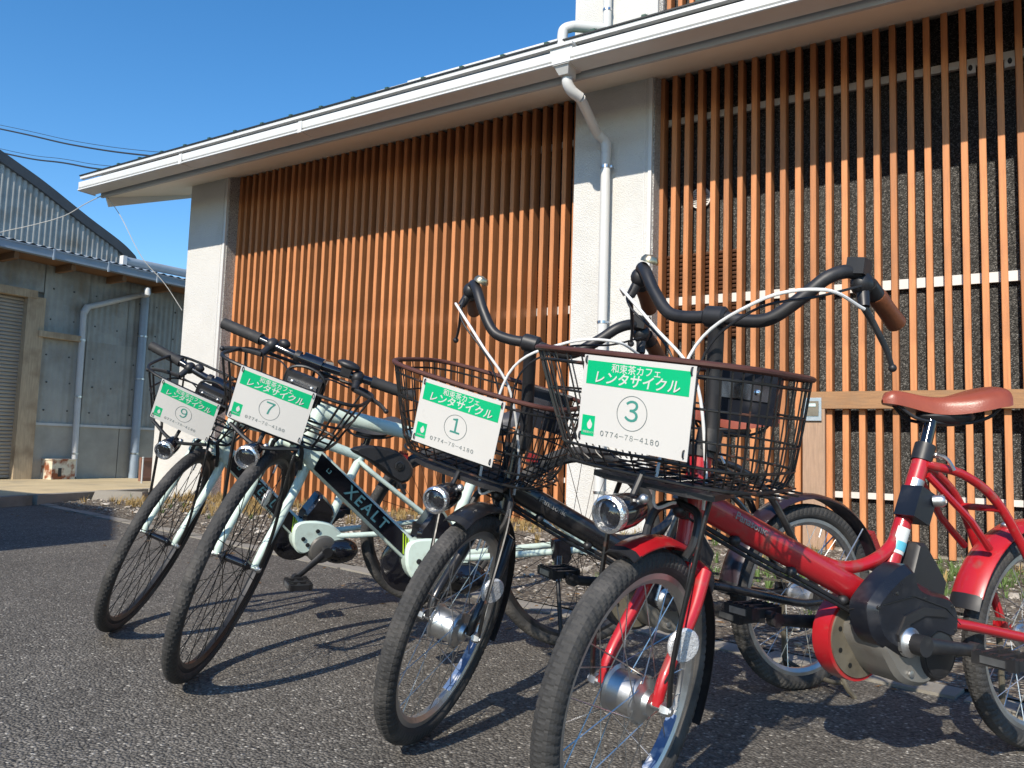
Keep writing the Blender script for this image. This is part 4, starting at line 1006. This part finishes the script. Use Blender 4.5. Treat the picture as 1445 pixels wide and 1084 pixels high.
    # mudguards
    def guard(nm, c, R0, hw, a0, a1, m, TT, par):
        prof = [(0,-hw),(.008,-hw*.72),(.012,0),(.008,hw*.72),(0,hw),(-.0025,hw),(.005,hw*.68),(.009,0),(.005,-hw*.68),(-.0025,-hw)]
        return fixn(MB(TT).ring(c, (0,-1,0), R0, prof, 30, rad(a0), rad(a1), u=(1,0,0)).build(nm, m, par, angle=40))
    fg = guard('front_mudguard', (W,0,r), r+.010, .029, 74, 122, sp.get('ff', fm), T, root)
    guard('mudguard_extension', (W,0,r), r+.009, .028, 122, 205, 'black_plastic', T, fg)
    guard('mudguard_tip', (W,0,r), r+.0095, .0295, 70, 75, 'black_plastic', T, fg)
    rg = guard('rear_mudguard', (0,0,r), r+.02, .038, 24 if sp['num'] == '3' else 10, 168, fm, None, root)
    guard('mudguard_tip', (0,0,r), r+.0205, .0375, 18 if sp['num'] == '3' else 4, 25 if sp['num'] == '3' else 11, 'black_plastic', None, rg)
    a = rad(150); MB().box(V(math.cos(a)*(r+.045),0,r+math.sin(a)*(r+.045)), (.02,.045,.06), Matrix.Rotation(-a,3,'Y')).build('rear_reflector', 'reflector_red', root, angle=None)
    a = rad(70); MB().ell(V(math.cos(a)*(r+.034),0,r+math.sin(a)*(r+.034)), (.012,.012,.008)).build('mudguard_bolt', 'alu', rg)
    st_ = MB()
    for s in (-1, 1): st_.tube([(-.2,s*.036,r+.2),(0,s*.075,r)], .0025, 6)
    st_.build('mudguard_stay', 'spoke_steel', rg)
    # fork
    fk = MB(T); top = hb_
    fk.tube([(top.x+.005,-.045,top.z-.028),(top.x+.004,-.02,top.z-.014),(top.x+.004,.02,top.z-.014),(top.x+.005,.045,top.z-.028)], .016, 12)
    for s in (-1, 1): fk.tube(smooth_path([(top.x+.004,s*.045,top.z-.02),(top.x+.05,s*.054,.40),(W-.015,s*.056,r+.05),(W,s*.055,r)],5), [.0140,.0098], 12)
    FK = fk.build('fork', pm, root)
    for s in (-1, 1): MB(T).tube([(W,s*.05,r),(W,s*.085,r)], .006, 8).lathe((W,s*.066,r),(0,s,0),[(.012,0),(.012,.008),(.009,.016),(.001,.017)],6).build('axle_nut', 'alu', FK)
    MB(T).lathe((W-.045,.065,r+.10),(.5,.85,0),[(.001,0),(.03,0),(.031,.005),(.027,.009),(.001,.010)],24).build('fork_reflector', 'reflector_clear', FK)
    # front brake caliper
    br = MB(T).tube(smooth_path([(top.x+.04,.0,0.587),(top.x+.05,.04,0.577),(top.x+.065,.048,0.532),(top.x+.075,.04,0.502)],4), .008, 8).tube(smooth_path([(top.x+.045,.0,0.587),(top.x+.05,-.04,0.572),(top.x+.065,-.048,0.532),(top.x+.075,-.04,0.502)],4), .008, 8).ell((top.x+.04,0,.575),(.014,.014,.014))
    br.build('front_brake', 'alu_dark', root)
    # basket
    bx, by, bz = sp['sx']-.004, sp['sy'], sp['sz']; zt, zb = bz+.080, bz-.118
    n = 48; hx, hy = sp.get('bhd', .165), sp.get('bhw', .225); cx = bx-hx
    rim = sloop(zt, cx, by+sp.get('bdy', 0), hx, hy, n, 3.6); bot = sloop(zb, cx-.012, by+sp.get('bdy', 0)*.5+.01, hx*.84, hy*.80, n, 3.6)
    bk = MB(T)
    for t, rr in ((.10,.0026),(.36,.0022),(.62,.0022),(.84,.0026),(1,.0030)): bk.tube(lerp(rim,bot,t), rr, 6, closed=True)
    for i in range(n): bk.tube(smooth_path([rim[i], lerp(rim,bot,.85)[i], bot[i]+(V(cx-.012,by,zb)-bot[i])*.10+V(0,0,-.004)],2), .0017, 5)
    for i in range(9):
        t = (i+1)/10; y = by+.01+hy*.79*(2*t-1); hw = hx*.83*(1-abs(2*t-1)**3.6)**(1/3.6); bk.tube([(cx-.012-hw,y,zb-.003),(cx-.012+hw,y,zb-.003)], .0019, 5)
    for i in range(5):
        t = (i+1)/6; x = cx-.012+hx*.83*(2*t-1); hw = hy*.79*(1-abs(2*t-1)**3.6)**(1/3.6); bk.tube([(x,by+.01-hw,zb-.006),(x,by+.01+hw,zb-.006)], .0022, 5)
    BK = bk.build('basket', 'wire_black', root)
    MB(T).tube(rim, .0068, 10, closed=True, flat=(.85,1)).build('rim_band', 'rim_band', BK)
    pk = MB(T).box((cx-hx+.03, .035+by*.4, zt-.045), (.03,.12,.10)).build('basket_bracket', 'navy_plastic', BK, angle=None)
    MB(T).box((cx-hx+.047, .035+by*.4, zt-.035), (.004,.10,.032)).ell((cx-hx+.05, .06+by*.4, zt-.035), (.004,.006,.006)).build('metal_plate', 'chrome', pk, angle=None)
    MB(T).plate([V(cx-.08,by-.10,zb-.012),V(cx+.105,by-.12,zb-.012),V(cx+.125,by-.08,zb-.012),V(cx+.125,by+.08,zb-.012),V(cx+.105,by+.12,zb-.012),V(cx-.08,by+.10,zb-.012)], (0,0,-.010)).build('basket_tray', 'black_plastic', root, angle=None)
    sign(root, T, (bx+.008, by, bz), sp['num'], .05, rad(sp.get('stwist', 0)))
    cr = MB(T)
    for s in (-1, 1): cr.tube(smooth_path([(cx+.06,by*.7+s*.09,zb-.02),(cx+.085,by*.4+s*.09,zb-.09),(W+.01,s*.08,r+.1),(W,s*.078,r)],6), .0052, 8, flat=(1.25,.7))
    cr.tube([(cx,by*.5,zb-.022),(top.x+.02,0,.56)], .009, 8)
    cr.build('basket_carrier', 'wire_black', root)
    headlight(root, T, (bx+.045, by*.9, zb-.06), R=.030, L=.09)
    # stem and swept handlebar
    sx_, sz_ = sp['bx'], sp['bz']; hy0 = sp.get('hy', 0)
    MB(T).tube([ht_, ht_+hd*.06, V(sx_-.01,hy0,sz_-.03), V(sx_,hy0,sz_)], .0155, 14).tube([(sx_,hy0-.022,sz_),(sx_,hy0-.017,sz_),(sx_,hy0+.017,sz_),(sx_,hy0+.022,sz_)], [.015,.0205,.0205,.015], 16).tube([ht_+hd*.01, ht_+hd*.05], .024, 16).build('stem', 'black_plastic', root)
    half = [(0,0,0),(0,.06,-.004),(-.004,.105,.004),(-.018,.15,.045),(-.035,.185,.085),(-.065,.215,.10),(-.095,.236,.082)]
    pts = [V(sx_+a,hy0-b,sz_+c) for a,b,c in half[::-1]]+[V(sx_+a,hy0+b,sz_+c) for a,b,c in half[1:]]
    HB = MB(T).tube(smooth_path(pts,6), .0125, 14).build('handlebar', 'black_plastic', root)
    for s in (-1, 1):
        g0 = V(sx_-.095,hy0+s*.236,sz_+.082); g1 = V(sx_-.20,hy0+s*.264,sz_+.025)
        MB(T).tube([g0, g0+(g1-g0)*.25], .0155, 14).build('grip_collar', 'black_plastic', HB)
        MB(T).tube([g0+(g1-g0)*.25, g0+(g1-g0)*.3, g0+(g1-g0)*.6, g0+(g1-g0)*.97, g1], [.0165,.0175,.0165,.0178,.014], 16).build('grip', 'grip_brown', HB)
        lever(HB, T, V(sx_-.085,hy0+s*.228,sz_+.082), s, reach=V(.012, s*.012, -.042), back=(g1-g0)+V(0,s*.012,-.035), L=.135)
    MB(T).box((sx_-.075,hy0+.222,sz_+.11),(.045,.03,.028)).build('switch_unit', 'black_plastic', HB, angle=None)
    MB(T).lathe((sx_-.05,hy0-.19,sz_+.108),(0,.3,1),[(.001,0),(.019,0),(.019,.006),(.014,.014),(.001,.017)],18).build('bell', 'bell_brass', HB)
    c1 = MB(T).tube(smooth_path([(sx_-.06,hy0+.245,sz_+.035),(sx_+.02,hy0+.20,sz_+.055),(sx_+.055,hy0+.10,sz_+.025),(sx_+.045,hy0-.02,sz_-.08),(top.x+.09,-.03,.60),(top.x+.06,.0,.59)],8), .0032, 8)
    c1.tube(smooth_path([(sx_-.055,hy0-.245,sz_+.04),(sx_+.02,hy0-.20,sz_+.04),(sx_+.05,hy0-.10,sz_-.03),(sx_+.03,hy0-.01,sz_-.12),(ht_.x+.035,.02,.66),(W-.13,.03,.58)],8), .0032, 8)
    c1.build('brake_cable', 'cable_white', root)
    MB(T).tube(smooth_path([(sx_-.06,hy0+.235,sz_+.075),(sx_+.01,hy0+.19,sz_+.045),(sx_+.045,hy0+.09,sz_+.01),(sx_+.035,hy0,sz_-.09),(W-.13,0,.63)],8), .0024, 6).tube(smooth_path([(sx_-.05,hy0-.225,sz_+.06),(sx_+.02,hy0-.18,sz_+.01),(sx_+.03,hy0-.06,sz_-.09),(W-.14,-.01,.63)],8), .0024, 6).build('switch_cable', 'cable_black', root)
    MB(T).tube(smooth_path([(cx,by*.6,zb-.07),(cx-.05,.03,zb-.10),(top.x+.03,.03,.55),(W-.02,.07,r+.1),(W,.06,r+.03)],6), .002, 6).build('lamp_cable', 'cable_black', root)
    # u-shaped stand
    sd = MB()
    for s in (-1, 1): sd.tube(smooth_path([(.0,s*.085,r-.01),(-.03,s*.10,r*.5),(-.055,s*.115,.045),(-.085,s*.125,.008)],5), .0075, 8)
    sd.tube(smooth_path([(-.05,-.112,.05),(-.075,-.05,.03),(-.075,.05,.03),(-.05,.112,.05)],5), .0065, 8)
    sd.build('stand', 'guard_plate', root)
    return root

sport_bike(dict(W=1.154, pos=(-2.172,2.837), head=244.4, lean=-11.5, steer=60.5, bx=.972, bz=.905, sx=1.165, sy=-.067, sz=.847, num='9', refl=200, hy=-.04),
           'pale mint electric bicycle with number 9 sign at the pillar end of the row')
sport_bike(dict(W=1.182, pos=(-1.274,2.527), head=236.9, lean=-1.8, steer=66.8, bx=1.03, bz=.935, sx=1.247, sy=-.023, sz=.834, num='7', refl=110, hy=-.01),
           'pale mint electric bicycle with number 7 sign and black lettered down tube')
mini_bike(dict(W=1.151, r=.273, pos=(-.514,2.494), head=237.7, lean=-2.7, steer=43.5, bx=1.029, bz=.941, sx=1.165, sy=-.088, sz=.739, num='1', paint='black_paint', fender='dark_red_paint', ff='black_paint', saddle=(.315,.805), hy=-.015, bdy=-.02, bhw=.228),
          'small wheeled black electric bicycle with wire basket and number 1 sign')
mini_bike(dict(W=1.207, r=.258, pos=(.064,2.346), head=238.1, lean=0, steer=25, bx=1.047, bz=.937, sx=1.295, sy=-.008, sz=.760, num='3', paint='red_paint', fender='red_paint', saddle=(.335,.834), syaw=-20, sl=.275, hy=-.01, bdy=-.05, bhw=.235, bhd=.185),
          'small wheeled red electric bicycle with wire basket and number 3 sign')
